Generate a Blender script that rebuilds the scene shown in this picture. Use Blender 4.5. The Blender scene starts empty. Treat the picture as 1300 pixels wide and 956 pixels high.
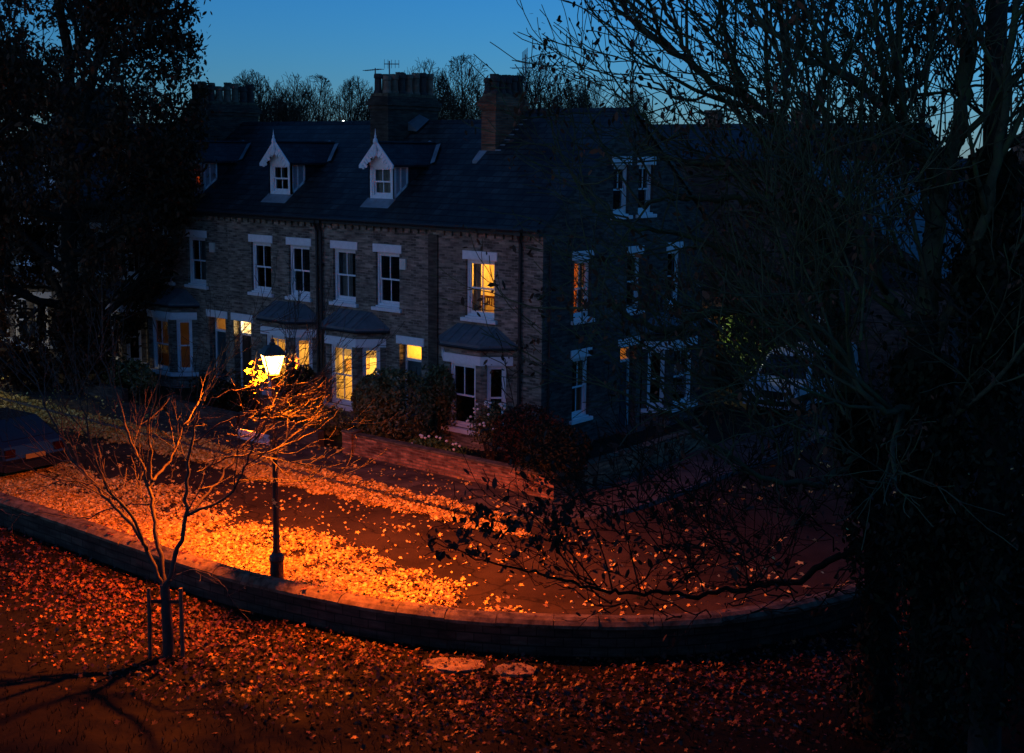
import bpy, math, random
import numpy as np
from mathutils import Vector, Matrix
random.seed(11); RNG = np.random.default_rng(5)
R = math.radians
scene = bpy.context.scene
COL = scene.collection
V3 = Vector

# ------------------------------------------------------------------ camera
CAM = V3((20.4986, -26.8069, 8.4))
CR = V3((0.77842009, 0.62766961, 0.00964497))
CU = V3((-0.10170313, 0.11093837, 0.98860971))
CB = V3((0.61945028, -0.77053458, 0.15019262))
cam_d = bpy.data.cameras.new('camera'); cam = bpy.data.objects.new('camera', cam_d); COL.objects.link(cam)
m = Matrix.Identity(4)
for i, c in enumerate((CR, CU, CB)):
    for j in range(3): m[j][i] = c[j]
m.translation = CAM
cam.matrix_world = m
cam_d.sensor_width = 36; cam_d.lens = 1583.6 / 1300 * 36
cam_d.shift_y = -45 / 1300
cam_d.clip_start = 0.1; cam_d.clip_end = 3000
scene.camera = cam
def at(px, py, d):
    """world point that lies d metres away (along the view axis) at a spot measured in the photograph"""
    return CAM + (CR * ((px - 650) / 1583.6) - CU * ((py - 433) / 1583.6) - CB) * d

# ------------------------------------------------------------------ materials
def new_mat(name):
    mt = bpy.data.materials.new(name); mt.use_nodes = True
    nt = mt.node_tree; b = nt.nodes['Principled BSDF']
    return mt, nt, b
def N(nt, t, **kw):
    n = nt.nodes.new(t)
    for k, v in kw.items():
        if hasattr(n, k): setattr(n, k, v)
        else: n.inputs[k.replace('_', ' ')].default_value = v
    return n
def c4(c): return (c[0], c[1], c[2], 1)
def ramp(nt, fac, stops):
    r = nt.nodes.new('ShaderNodeValToRGB')
    el = r.color_ramp.elements
    while len(el) < len(stops): el.new(0.5)
    for e, (p, c) in zip(el, stops): e.position = p; e.color = c4(c)
    nt.links.new(fac, r.inputs[0]); return r.outputs[0]
def bump(nt, b, h, strength=.4, dist=.02):
    n = nt.nodes.new('ShaderNodeBump'); n.inputs['Strength'].default_value = strength; n.inputs['Distance'].default_value = dist
    nt.links.new(h, n.inputs['Height']); nt.links.new(n.outputs[0], b.inputs['Normal'])
def noisy(name, c1, c2, scale=6, rough=.8, spec=.3, bmp=.2, detail=6, c3=None, metallic=0):
    mt, nt, b = new_mat(name)
    tc = N(nt, 'ShaderNodeTexCoord')
    nz = N(nt, 'ShaderNodeTexNoise', Scale=scale, Detail=detail, Roughness=.65)
    nt.links.new(tc.outputs['Object'], nz.inputs['Vector'])
    st = [(.32, c1), (.68, c2)] if c3 is None else [(.3, c1), (.5, c2), (.72, c3)]
    nt.links.new(ramp(nt, nz.outputs[0], st), b.inputs['Base Color'])
    b.inputs['Roughness'].default_value = rough; b.inputs['Specular IOR Level'].default_value = spec
    b.inputs['Metallic'].default_value = metallic
    if bmp: bump(nt, b, nz.outputs[0], bmp)
    return mt
def wall_uv(nt, mode='wall'):
    tc = N(nt, 'ShaderNodeTexCoord'); sp = N(nt, 'ShaderNodeSeparateXYZ'); nt.links.new(tc.outputs['Object'], sp.inputs[0])
    cb = N(nt, 'ShaderNodeCombineXYZ')
    if mode == 'wall':
        ad = N(nt, 'ShaderNodeMath', operation='ADD'); nt.links.new(sp.outputs[0], ad.inputs[0]); nt.links.new(sp.outputs[1], ad.inputs[1])
        nt.links.new(ad.outputs[0], cb.inputs[0]); nt.links.new(sp.outputs[2], cb.inputs[1])
    elif mode == 'ground':
        nt.links.new(sp.outputs[0], cb.inputs[0]); nt.links.new(sp.outputs[1], cb.inputs[1])
    else:
        nt.links.new(sp.outputs[0], cb.inputs[0]); nt.links.new(sp.outputs[2], cb.inputs[1])
    return tc, cb.outputs[0]
def brick(name, ca, cb_, mortar, bw=.225, bh=.075, ms=.012, rough=.9, mode='wall', stain=(.45, 1.15), bias=0, off=.5, bmp=.5, stscale=.7):
    mt, nt, b = new_mat(name)
    tc, v = wall_uv(nt, mode)
    # slightly wavering courses
    wn = N(nt, 'ShaderNodeTexNoise', Scale=3.0, Detail=2); nt.links.new(tc.outputs['Object'], wn.inputs['Vector'])
    ws = N(nt, 'ShaderNodeVectorMath', operation='SCALE'); nt.links.new(wn.outputs['Color'], ws.inputs[0]); ws.inputs['Scale'].default_value = .02
    wa = N(nt, 'ShaderNodeVectorMath', operation='ADD'); nt.links.new(v, wa.inputs[0]); nt.links.new(ws.outputs[0], wa.inputs[1])
    t = N(nt, 'ShaderNodeTexBrick', offset=off); t.inputs['Scale'].default_value = 1
    t.inputs['Brick Width'].default_value = bw; t.inputs['Row Height'].default_value = bh; t.inputs['Mortar Size'].default_value = ms
    t.inputs['Mortar Smooth'].default_value = .3; t.inputs['Bias'].default_value = bias
    t.inputs['Color1'].default_value = c4(ca); t.inputs['Color2'].default_value = c4(cb_); t.inputs['Mortar'].default_value = c4(mortar)
    nt.links.new(wa.outputs[0], t.inputs['Vector'])
    nz = N(nt, 'ShaderNodeTexNoise', Scale=stscale, Detail=8, Roughness=.7); nt.links.new(tc.outputs['Object'], nz.inputs['Vector'])
    s1 = ramp(nt, nz.outputs[0], [(.3, (stain[0],) * 3), (.7, (stain[1],) * 3)])
    # short horizontal streaks of sooty and paler bricks
    mp = N(nt, 'ShaderNodeMapping'); mp.inputs['Scale'].default_value = (2.2, 2.2, 13.5) if mode == 'wall' else (2, 2, 2)
    nt.links.new(tc.outputs['Object'], mp.inputs[0])
    n2 = N(nt, 'ShaderNodeTexNoise', Scale=1.0, Detail=3); nt.links.new(mp.outputs[0], n2.inputs['Vector'])
    s2 = ramp(nt, n2.outputs[0], [(.35, (.55,) * 3), (.62, (1.25, 1.22, 1.15))])
    m1 = N(nt, 'ShaderNodeMix', data_type='RGBA', blend_type='MULTIPLY'); m1.inputs[0].default_value = 1
    m2 = N(nt, 'ShaderNodeMix', data_type='RGBA', blend_type='MULTIPLY'); m2.inputs[0].default_value = 1
    nt.links.new(t.outputs[0], m1.inputs[6]); nt.links.new(s1, m1.inputs[7])
    nt.links.new(m1.outputs[2], m2.inputs[6]); nt.links.new(s2, m2.inputs[7])
    nt.links.new(m2.outputs[2], b.inputs['Base Color'])
    b.inputs['Roughness'].default_value = rough; b.inputs['Specular IOR Level'].default_value = .25
    iv = N(nt, 'ShaderNodeMath', operation='SUBTRACT'); iv.inputs[0].default_value = 1; nt.links.new(t.outputs['Fac'], iv.inputs[1])
    bump(nt, b, iv.outputs[0], bmp, .02)
    return mt
def toned(name, stops, rough=.7, spec=.3, transl=0, sheen=0):
    mt, nt, b = new_mat(name)
    a = N(nt, 'ShaderNodeAttribute', attribute_name='tone')
    c = ramp(nt, a.outputs['Fac'], stops)
    nt.links.new(c, b.inputs['Base Color'])
    b.inputs['Roughness'].default_value = rough; b.inputs['Specular IOR Level'].default_value = spec
    if transl:
        tr = N(nt, 'ShaderNodeBsdfTranslucent'); nt.links.new(c, tr.inputs[0])
        mx = N(nt, 'ShaderNodeMixShader'); mx.inputs[0].default_value = transl
        nt.links.new(b.outputs[0], mx.inputs[1]); nt.links.new(tr.outputs[0], mx.inputs[2])
        nt.links.new(mx.outputs[0], nt.nodes['Material Output'].inputs[0])
    return mt
def plain(name, c, rough=.5, spec=.4, metallic=0):
    mt, nt, b = new_mat(name)
    b.inputs['Base Color'].default_value = c4(c); b.inputs['Roughness'].default_value = rough
    b.inputs['Specular IOR Level'].default_value = spec; b.inputs['Metallic'].default_value = metallic
    return mt
def emit(name, c, s):
    mt, nt, b = new_mat(name)
    b.inputs['Base Color'].default_value = (0, 0, 0, 1)
    b.inputs['Emission Color'].default_value = c4(c); b.inputs['Emission Strength'].default_value = s
    return mt
def glass(name, tint=(.8, .85, .85), refl=.12):
    mt, nt, b = new_mat(name)
    tr = N(nt, 'ShaderNodeBsdfTransparent'); tr.inputs[0].default_value = c4(tint)
    gl = N(nt, 'ShaderNodeBsdfGlossy'); gl.inputs['Roughness'].default_value = .03
    fr = N(nt, 'ShaderNodeFresnel'); fr.inputs[0].default_value = 1.5
    ad = N(nt, 'ShaderNodeMath', operation='MULTIPLY'); nt.links.new(fr.outputs[0], ad.inputs[0]); ad.inputs[1].default_value = refl / .04
    ad.use_clamp = True
    nz = N(nt, 'ShaderNodeTexNoise', Scale=2.5, Detail=1); tc = N(nt, 'ShaderNodeTexCoord'); nt.links.new(tc.outputs['Object'], nz.inputs['Vector'])
    bp = N(nt, 'ShaderNodeBump'); bp.inputs['Strength'].default_value = .25; bp.inputs['Distance'].default_value = .02
    nt.links.new(nz.outputs[0], bp.inputs['Height']); nt.links.new(bp.outputs[0], gl.inputs['Normal'])
    mx = N(nt, 'ShaderNodeMixShader'); nt.links.new(ad.outputs[0], mx.inputs[0])
    nt.links.new(tr.outputs[0], mx.inputs[1]); nt.links.new(gl.outputs[0], mx.inputs[2])
    nt.links.new(mx.outputs[0], nt.nodes['Material Output'].inputs[0])
    return mt

M = {}
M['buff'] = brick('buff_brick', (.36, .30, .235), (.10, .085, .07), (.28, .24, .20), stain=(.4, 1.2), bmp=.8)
M['buff_side'] = brick('shaded_buff_brick', (.145, .128, .112), (.05, .046, .042), (.11, .10, .09), stain=(.4, 1.2), bmp=.8)  # buff brick darkened: shade of the gable side put into the colour
M['buff_dark'] = brick('stained_brick', (.10, .08, .062), (.06, .05, .04), (.08, .066, .055))
M['red'] = brick('red_brick', (.34, .13, .07), (.20, .075, .045), (.16, .12, .09), stain=(.6, 1.15))
M['redwall'] = brick('garden_red_brick', (.52, .24, .13), (.13, .05, .03), (.22, .15, .10), ms=.016, stain=(.35, 1.2), stscale=2)
M['farbrick'] = brick('purple_brick', (.15, .085, .07), (.10, .06, .05), (.10, .08, .07))
M['stonewall'] = brick('limestone_block', (.075, .06, .042), (.045, .037, .027), (.02, .017, .014), bw=.42, bh=.17, ms=.015, stain=(.35, 1.2), stscale=1.5)
M['slate'] = brick('slate', (.032, .036, .036), (.014, .016, .016), (.005, .005, .006), bw=.3, bh=.16, ms=.016, mode='roof', rough=.5, stain=(.4, 1.6), bmp=.8, stscale=.45)
M['slate_side'] = brick('slate_hung', (.034, .038, .043), (.02, .023, .027), (.010, .010, .012), bw=.3, bh=.16, ms=.010, rough=.6)
M['coping'] = noisy('coping_stone', (.03, .022, .014), (.11, .085, .055), 5, .95, .1, .6, c3=(.19, .15, .10))
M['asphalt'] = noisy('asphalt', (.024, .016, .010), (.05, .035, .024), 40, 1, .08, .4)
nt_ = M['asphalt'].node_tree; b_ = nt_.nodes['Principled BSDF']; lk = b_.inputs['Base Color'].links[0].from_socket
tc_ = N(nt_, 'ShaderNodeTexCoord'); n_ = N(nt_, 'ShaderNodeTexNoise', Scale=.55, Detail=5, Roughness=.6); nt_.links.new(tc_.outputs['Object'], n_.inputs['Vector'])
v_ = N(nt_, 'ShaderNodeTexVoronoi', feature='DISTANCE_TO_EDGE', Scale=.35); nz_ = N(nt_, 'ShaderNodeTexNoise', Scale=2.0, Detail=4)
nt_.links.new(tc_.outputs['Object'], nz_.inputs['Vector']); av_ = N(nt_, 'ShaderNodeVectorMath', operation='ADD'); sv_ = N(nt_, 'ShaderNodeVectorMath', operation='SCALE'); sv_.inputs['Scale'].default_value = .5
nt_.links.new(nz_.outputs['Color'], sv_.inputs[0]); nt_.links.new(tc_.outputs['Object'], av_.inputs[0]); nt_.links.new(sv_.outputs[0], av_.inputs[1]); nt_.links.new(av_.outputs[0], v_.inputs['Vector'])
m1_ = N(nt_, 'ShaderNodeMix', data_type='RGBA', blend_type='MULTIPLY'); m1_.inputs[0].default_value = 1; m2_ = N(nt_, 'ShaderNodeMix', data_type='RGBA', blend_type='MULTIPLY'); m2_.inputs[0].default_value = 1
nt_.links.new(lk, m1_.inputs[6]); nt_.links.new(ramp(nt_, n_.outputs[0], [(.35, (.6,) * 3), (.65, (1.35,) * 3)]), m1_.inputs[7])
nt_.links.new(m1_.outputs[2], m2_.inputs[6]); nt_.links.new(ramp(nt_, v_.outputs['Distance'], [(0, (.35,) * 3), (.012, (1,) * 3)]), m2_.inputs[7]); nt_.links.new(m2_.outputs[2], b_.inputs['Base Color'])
M['pave'] = brick('paving', (.085, .068, .052), (.055, .044, .036), (.03, .027, .022), bw=.9, bh=.6, ms=.018, mode='ground', stain=(.6, 1.2), stscale=1.3, bmp=.3)
M['flatstone'] = noisy('flat_stone', (.03, .02, .012), (.16, .12, .08), 3.5, .95, .1, 1, c3=(.24, .19, .13))
M['kerb'] = noisy('kerb_stone', (.05, .045, .04), (.10, .09, .08), 7, .85, .3, .3)
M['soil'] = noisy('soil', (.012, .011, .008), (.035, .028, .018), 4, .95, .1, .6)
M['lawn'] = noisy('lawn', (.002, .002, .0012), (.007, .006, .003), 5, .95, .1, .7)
M['white'] = noisy('white_paint', (.66, .66, .66), (.80, .80, .80), 9, .55, .4, .05)
M['lead'] = noisy('lead', (.14, .15, .16), (.26, .28, .30), 3, .6, .5, .3)
M['lead_roof'] = noisy('bay_roof_lead', (.07, .078, .085), (.13, .14, .15), 2.5, .55, .5, .3)
M['gutter'] = plain('gutter_black', (.012, .012, .013), .5)
M['iron'] = noisy('lamp_iron', (.010, .011, .010), (.022, .022, .02), 12, .45, .5, .1)
M['iron_lit'] = noisy('lamplit_iron', (.05, .035, .03), (.09, .06, .045), 12, .5, .5, .1)  # lamp iron lightened and reddened: lamplight on the lantern roof put into the colour
M['pot'] = noisy('clay_pot', (.11, .075, .05), (.24, .17, .12), 4, .85, .3, .2)
M['pot_dark'] = noisy('sooted_pot', (.03, .026, .024), (.08, .06, .05), 4, .85, .3, .2)
M['alu'] = noisy('aerial_metal', (.10, .10, .10), (.18, .17, .15), 10, .5, .5, 0)
M['glass'] = glass('window_glass')
M['cheek'] = noisy('cheek_glass_sky', (.20, .22, .25), (.30, .32, .35), 8, .5, .5, 0)  # stands for cheek glazing, sky reflection put into the pale blue-grey
M['door'] = noisy('teal_door', (.015, .04, .05), (.022, .055, .065), 4, .4, .5, 0)
M['door_dark'] = noisy('dark_door', (.02, .012, .01), (.035, .02, .015), 4, .4, .5, 0)
M['curtain'] = noisy('grey_curtain', (.20, .20, .20), (.34, .33, .31), 6, .95, .1, .2)
M['curtain_red'] = noisy('red_curtain', (.45, .08, .03), (.6, .13, .05), 6, .95, .1, .2)
M['curtain_net'] = noisy('net_curtain', (.5, .45, .38), (.7, .66, .6), 9, .95, .1, .2)
M['curtain_orange'] = noisy('orange_curtain', (.75, .25, .06), (.85, .35, .1), 6, .95, .1, .2)
for k_ in ('curtain_red', 'curtain_orange', 'curtain_net'):
    nt_ = M[k_].node_tree; b_ = nt_.nodes['Principled BSDF']; tr_ = N(nt_, 'ShaderNodeBsdfTranslucent'); nt_.links.new(b_.inputs['Base Color'].links[0].from_socket, tr_.inputs[0])
    mx_ = N(nt_, 'ShaderNodeMixShader'); mx_.inputs[0].default_value = .45; nt_.links.new(b_.outputs[0], mx_.inputs[1]); nt_.links.new(tr_.outputs[0], mx_.inputs[2]); nt_.links.new(mx_.outputs[0], nt_.nodes['Material Output'].inputs[0])
M['cream'] = noisy('room_cream', (.55, .44, .25), (.78, .66, .42), 1.6, .9, .2, 0)
M['carpet'] = noisy('room_floor', (.22, .08, .03), (.34, .14, .05), 5, .9, .2, 0)
M['wood'] = noisy('dark_wood', (.10, .03, .012), (.16, .055, .02), 8, .5, .4, 0)
M['cushion'] = plain('cream_cushion', (.75, .6, .35), .9)
M['picture'] = noisy('picture', (.45, .10, .04), (.7, .45, .2), 9, .6, .3, 0, c3=(.15, .08, .05))
M['picture_frame'] = plain('picture_frame', (.06, .03, .02), .5)
M['bottle'] = noisy('bottle_glass', (.05, .09, .04), (.25, .15, .05), 20, .3, .5, 0)
M['alarm'] = plain('alarm_box', (.6, .58, .5), .5)
M['bark'] = noisy('bark', (.022, .018, .013), (.06, .048, .034), 9, .95, .15, .6)
M['bark_dark'] = noisy('dark_bark', (.010, .009, .006), (.03, .026, .018), 6, 1, .05, 1)  # darker than the mossy limbs: shade on the trunks put into the colour
M['bark_mossy'] = noisy('mossy_bark', (.035, .038, .018), (.085, .078, .045), 5, .95, .1, .9, c3=(.085, .12, .035))
M['bark_pale'] = noisy('young_bark', (.028, .022, .017), (.06, .048, .036), 14, .8, .3, .3)
M['stake'] = noisy('stake_wood', (.07, .05, .035), (.14, .10, .07), 10, .9, .2, .3)
M['strap'] = plain('rubber_strap', (.02, .02, .02), .8)
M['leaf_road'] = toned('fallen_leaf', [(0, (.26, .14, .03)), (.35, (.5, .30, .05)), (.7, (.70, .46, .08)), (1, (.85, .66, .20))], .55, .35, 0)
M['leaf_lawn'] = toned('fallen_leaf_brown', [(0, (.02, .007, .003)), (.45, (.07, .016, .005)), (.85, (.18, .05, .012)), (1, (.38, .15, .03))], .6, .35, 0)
M['leaf_tree'] = toned('copper_leaf', [(0, (.035, .020, .012)), (.5, (.08, .038, .018)), (1, (.15, .06, .025))], .7, .2, .2)
M['leaf_red'] = toned('red_leaf', [(0, (.02, .009, .005)), (.6, (.05, .018, .010)), (1, (.12, .045, .018))], .7, .2, .2)
M['leaf_dead'] = toned('hanging_leaf', [(0, (.03, .018, .012)), (.6, (.085, .035, .02)), (1, (.2, .07, .035))], .7, .2, .15)
M['leaf_green'] = toned('laurel_leaf', [(0, (.03, .04, .012)), (.5, (.09, .095, .03)), (1, (.24, .19, .07))], .5, .4, .15)
M['leaf_dark'] = toned('ivy_leaf', [(0, (.006, .008, .004)), (.6, (.014, .018, .008)), (1, (.03, .035, .015))], .7, .15, .1)
M['leaf_lime'] = toned('lime_leaf', [(0, (.04, .07, .015)), (1, (.14, .22, .04))], .5, .4, .2)
M['leaf_yellow'] = toned('young_tree_leaf', [(0, (.5, .3, .08)), (1, (.75, .6, .2))], .6, .3, .4)
M['flower'] = plain('pale_flower', (.75, .7, .6), .8)
M['van'] = noisy('van_white_paint', (.38, .39, .41), (.52, .53, .55), 3, .35, .5, 0)
M['car'] = plain('car_dark_paint', (.012, .013, .018), .25, .5)
M['carglass'] = plain('car_glass', (.01, .012, .014), .08, .5)
M['tyre'] = plain('tyre', (.012, .012, .012), .9)
M['rim'] = plain('wheel_rim', (.3, .3, .31), .4, .5, .6)
M['plate'] = plain('number_plate', (.4, .25, .04), .5)
M['tail'] = plain('tail_light', (.03, .003, .003), .2)
M['headlight'] = plain('headlight', (.6, .6, .62), .1)
M['sign'] = plain('sign_white', (.5, .52, .58), .5)
M['signink'] = plain('sign_ink', (.2, .2, .24), .6)

# ------------------------------------------------------------------ mesh builder
class MB:
    def __init__(s): s.v = []; s.f = []
    def face(s, pts):
        n = len(s.v); s.v += [tuple(p) for p in pts]; s.f.append(tuple(range(n, n + len(pts))))
    def hexa(s, c):   # 8 corners: bottom 4 ring, top 4 ring
        n = len(s.v); s.v += [tuple(p) for p in c]
        for q in ((0, 3, 2, 1), (4, 5, 6, 7), (0, 1, 5, 4), (1, 2, 6, 5), (2, 3, 7, 6), (3, 0, 4, 7)):
            s.f.append(tuple(n + i for i in q))
    def box(s, x0, x1, y0, y1, z0, z1):
        s.hexa([(x0, y0, z0), (x1, y0, z0), (x1, y1, z0), (x0, y1, z0), (x0, y0, z1), (x1, y0, z1), (x1, y1, z1), (x0, y1, z1)])
    def prism(s, ring, off):
        n = len(ring); off = V3(off)
        a = [V3(p) for p in ring]; b = [p + off for p in a]
        s.face(a); s.face(b[::-1])
        for i in range(n):
            j = (i + 1) % n; s.face([a[i], a[j], b[j], b[i]])
    def tube(s, pts, rad, k=6, cap=True):
        pts = [V3(p) for p in pts]
        if isinstance(rad, (int, float)): rad = [rad] * len(pts)
        n0 = len(s.v); prev = None
        for i, p in enumerate(pts):
            d = (pts[min(i + 1, len(pts) - 1)] - pts[max(i - 1, 0)])
            if d.length < 1e-9: d = V3((0, 0, 1))
            d.normalize()
            if prev is None:
                a = V3((0, 0, 1)) if abs(d.z) < .9 else V3((1, 0, 0))
                u = d.cross(a).normalized()
            else:
                u = (prev - d * prev.dot(d))
                u = u.normalized() if u.length > 1e-6 else d.orthogonal().normalized()
            prev = u; w = d.cross(u)
            for j in range(k):
                t = 2 * math.pi * j / k
                s.v.append(tuple(p + (u * math.cos(t) + w * math.sin(t)) * rad[i]))
        for i in range(len(pts) - 1):
            for j in range(k):
                a = n0 + i * k + j; b = n0 + i * k + (j + 1) % k
                s.f.append((a, b, b + k, a + k))
        if cap:
            s.f.append(tuple(n0 + j for j in range(k))[::-1]); e = n0 + (len(pts) - 1) * k
            s.f.append(tuple(e + j for j in range(k)))
    def lathe(s, prof, c=(0, 0, 0), k=16, ang=0):
        c = V3(c); n0 = len(s.v)
        for r, z in prof:
            for j in range(k):
                t = 2 * math.pi * j / k + ang; s.v.append((c.x + r * math.cos(t), c.y + r * math.sin(t), c.z + z))
        for i in range(len(prof) - 1):
            for j in range(k):
                a = n0 + i * k + j; b = n0 + i * k + (j + 1) % k
                s.f.append((a, b, b + k, a + k))
        s.f.append(tuple(n0 + j for j in range(k))[::-1]); e = n0 + (len(prof) - 1) * k
        s.f.append(tuple(e + j for j in range(k)))
    def build(s, name, mat, parent=None, smooth=False, bevel=0, label=None):
        org = parent_origin(parent)
        me = bpy.data.meshes.new(name)
        me.from_pydata([(x - org[0], y - org[1], z - org[2]) for x, y, z in s.v], [], s.f)
        me.materials.append(mat); me.update()
        if smooth: me.polygons.foreach_set('use_smooth', [True] * len(me.polygons))
        o = bpy.data.objects.new(name, me); COL.objects.link(o)
        if parent is not None: o.parent = parent
        if bevel:
            b = o.modifiers.new('bevel', 'BEVEL'); b.width = bevel; b.segments = 1; b.limit_method = 'ANGLE'
        if label: o['label'] = label
        return o
def parent_origin(p):
    o = V3((0, 0, 0))
    while p is not None:
        o += p.location; p = p.parent
    return o
def tag(o, label, cat, group=None):
    o['label'] = label; o['category'] = cat
    if group: o['group'] = group
    return o
def thing(name, loc, label, cat, group=None):
    o = bpy.data.objects.new(name, None); COL.objects.link(o); o.location = loc; o.empty_display_size = .2
    return tag(o, label, cat, group)
def struct(o, kind='structure'): o['kind'] = kind; return o

class Fr:
    """a wall frame: u along the wall, n outwards, z up"""
    def __init__(s, o, u, n): s.o = V3(o); s.u = V3(u).normalized(); s.n = V3(n).normalized()
    def P(s, u, n, z): return s.o + s.u * u + s.n * n + V3((0, 0, z))
    def box(s, mb, u0, u1, n0, n1, z0, z1):
        mb.hexa([s.P(u0, n0, z0), s.P(u1, n0, z0), s.P(u1, n1, z0), s.P(u0, n1, z0), s.P(u0, n0, z1), s.P(u1, n0, z1), s.P(u1, n1, z1), s.P(u0, n1, z1)])
    def quad(s, mb, u0, u1, z0, z1, n): mb.face([s.P(u0, n, z0), s.P(u1, n, z0), s.P(u1, n, z1), s.P(u0, n, z1)])
    def wall(s, mb, u0, u1, z0, z1, ops, th=.3):
        us = sorted({u0, u1} | {v for o in ops for v in o[:2] if u0 < v < u1}); zs = sorted({z0, z1} | {v for o in ops for v in o[2:] if z0 < v < z1})
        for a, b in zip(us, us[1:]):
            for c, d in zip(zs, zs[1:]):
                cu, cz = (a + b) / 2, (c + d) / 2
                if any(o[0] < cu < o[1] and o[2] < cz < o[3] for o in ops): continue
                s.quad(mb, a, b, c, d, 0); s.quad(mb, a, b, c, d, -th)
        for o in ops:
            a, b, c, d = o
            mb.face([s.P(a, 0, c), s.P(a, -th, c), s.P(a, -th, d), s.P(a, 0, d)]); mb.face([s.P(b, 0, c), s.P(b, -th, c), s.P(b, -th, d), s.P(b, 0, d)])
            mb.face([s.P(a, 0, d), s.P(b, 0, d), s.P(b, -th, d), s.P(a, -th, d)]); mb.face([s.P(a, 0, c), s.P(b, 0, c), s.P(b, -th, c), s.P(a, -th, c)])
        mb.face([s.P(u0, 0, z0), s.P(u0, -th, z0), s.P(u0, -th, z1), s.P(u0, 0, z1)]); mb.face([s.P(u1, 0, z0), s.P(u1, -th, z0), s.P(u1, -th, z1), s.P(u1, 0, z1)])

def drape(fr, u0, u1, z0, z1, n, mat, parent, name='curtain', waves=5, amp=.03):
    mb = MB(); k = max(8, int((u1 - u0) * 40)); base = len(mb.v)
    for i in range(k + 1):
        t = i / k; u = u0 + (u1 - u0) * t
        nn = n + amp * math.sin(t * waves * 2 * math.pi)
        mb.v += [tuple(fr.P(u, nn, z0)), tuple(fr.P(u, nn, z1))]
    for i in range(k): a = base + 2 * i; mb.f.append((a, a + 2, a + 3, a + 1))
    return mb.build(name, mat, parent, smooth=True)

def sash(house, fr, u0, u1, z0, z1, bars=(1, 1), lintel=.25, lo=.1, sill=True, n=-.09, glass_n=None, curtains=(), frame_w=.07):
    """sash window: box frame, two sashes with a meeting rail and upright bars"""
    mb = MB(); w = frame_w; zm = (z0 + z1) / 2
    b0, b1 = u0, u1
    fr.box(mb, b0, b0 + w, n - .12, n, z0, z1); fr.box(mb, b1 - w, b1, n - .12, n, z0, z1)
    fr.box(mb, b0 + w, b1 - w, n - .12, n - .002, z1 - w, z1); fr.box(mb, b0 + w, b1 - w, n - .12, n - .002, z0, z0 + w * .9)
    for (a, c, nn, nb) in ((zm, z1 - w, n - .03, bars[0]), (z0 + w * .9, zm, n - .07, bars[1])):
        st = .045
        i0, i1 = b0 + w, b1 - w
        fr.box(mb, i0, i0 + st, nn - .035, nn, a, c); fr.box(mb, i1 - st, i1, nn - .035, nn, a, c)
        fr.box(mb, i0 + st, i1 - st, nn - .035, nn - .001, a - (.025 if a == zm else 0), a + (.025 if a == zm else .08))
        fr.box(mb, i0 + st, i1 - st, nn - .035, nn - .001, c - (.045 if a == zm else .025), c)
        for q in range(nb):
            uc = i0 + (i1 - i0) * (q + 1) / (nb + 1)
            fr.box(mb, uc - .014, uc + .014, nn - .03, nn - .002, a + .02, c - .02)
    wdw = mb.build('window', M['white'], house)
    g = MB(); fr.quad(g, u0 + w, u1 - w, z0 + w, z1 - w, n - .085)
    g.build('glass', M['glass'], wdw)
    if lintel:
        l = MB(); fr.box(l, u0 - lo, u1 + lo, -.02, .035, z1, z1 + lintel); l.build('lintel', M['white'], wdw, bevel=.01)
    if sill:
        l = MB(); fr.box(l, u0 - lo - .02, u1 + lo + .02, -.14, .10, z0 - .15, z0 - .045); fr.box(l, u0 + .01, u1 - .01, -.14, .03, z0 - .044, z0 + .002)
        l.build('sill', M['white'], wdw, bevel=.01)
    for (a, b, mt) in curtains:
        drape(fr, u0 + (u1 - u0) * a, u0 + (u1 - u0) * b, z0 + .05, z1 - .05, n - .22, M[mt], wdw, waves=max(2, int((b - a) * 9)))
    return wdw

def room(house, fr, u0, u1, z0, z1, depth, power, color=(1, .55, .16), n0=-.31, openside=False, lu=None, ln=None, lz=None, wall='cream', floor='carpet', size=.12):
    mb = MB(); n1 = n0 - depth
    c = [fr.P(u0, n0, z0), fr.P(u1, n0, z0), fr.P(u1, n1, z0), fr.P(u0, n1, z0), fr.P(u0, n0, z1), fr.P(u1, n0, z1), fr.P(u1, n1, z1), fr.P(u0, n1, z1)]
    for q in ((4, 5, 6, 7), (1, 2, 6, 5), (2, 3, 7, 6), (3, 0, 4, 7)):
        if not (openside and q[0] == 1): mb.face([c[i] for i in q])
    r = mb.build('room', M[wall], house)
    f = MB(); f.face([c[0], c[1], c[2], c[3]]); f.build('floorboards', M[floor], house)
    if power:
        ld = bpy.data.lights.new('room_light', 'POINT'); ld.energy = power; ld.color = color; ld.shadow_soft_size = size
        lo = bpy.data.objects.new('room_light', ld); COL.objects.link(lo)
        p = fr.P(lu if lu is not None else (u0 + u1) / 2, ln if ln is not None else n0 - depth * .55, lz if lz is not None else z1 - .5)
        lo.location = p - parent_origin(house); lo.parent = house
    return r

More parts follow.
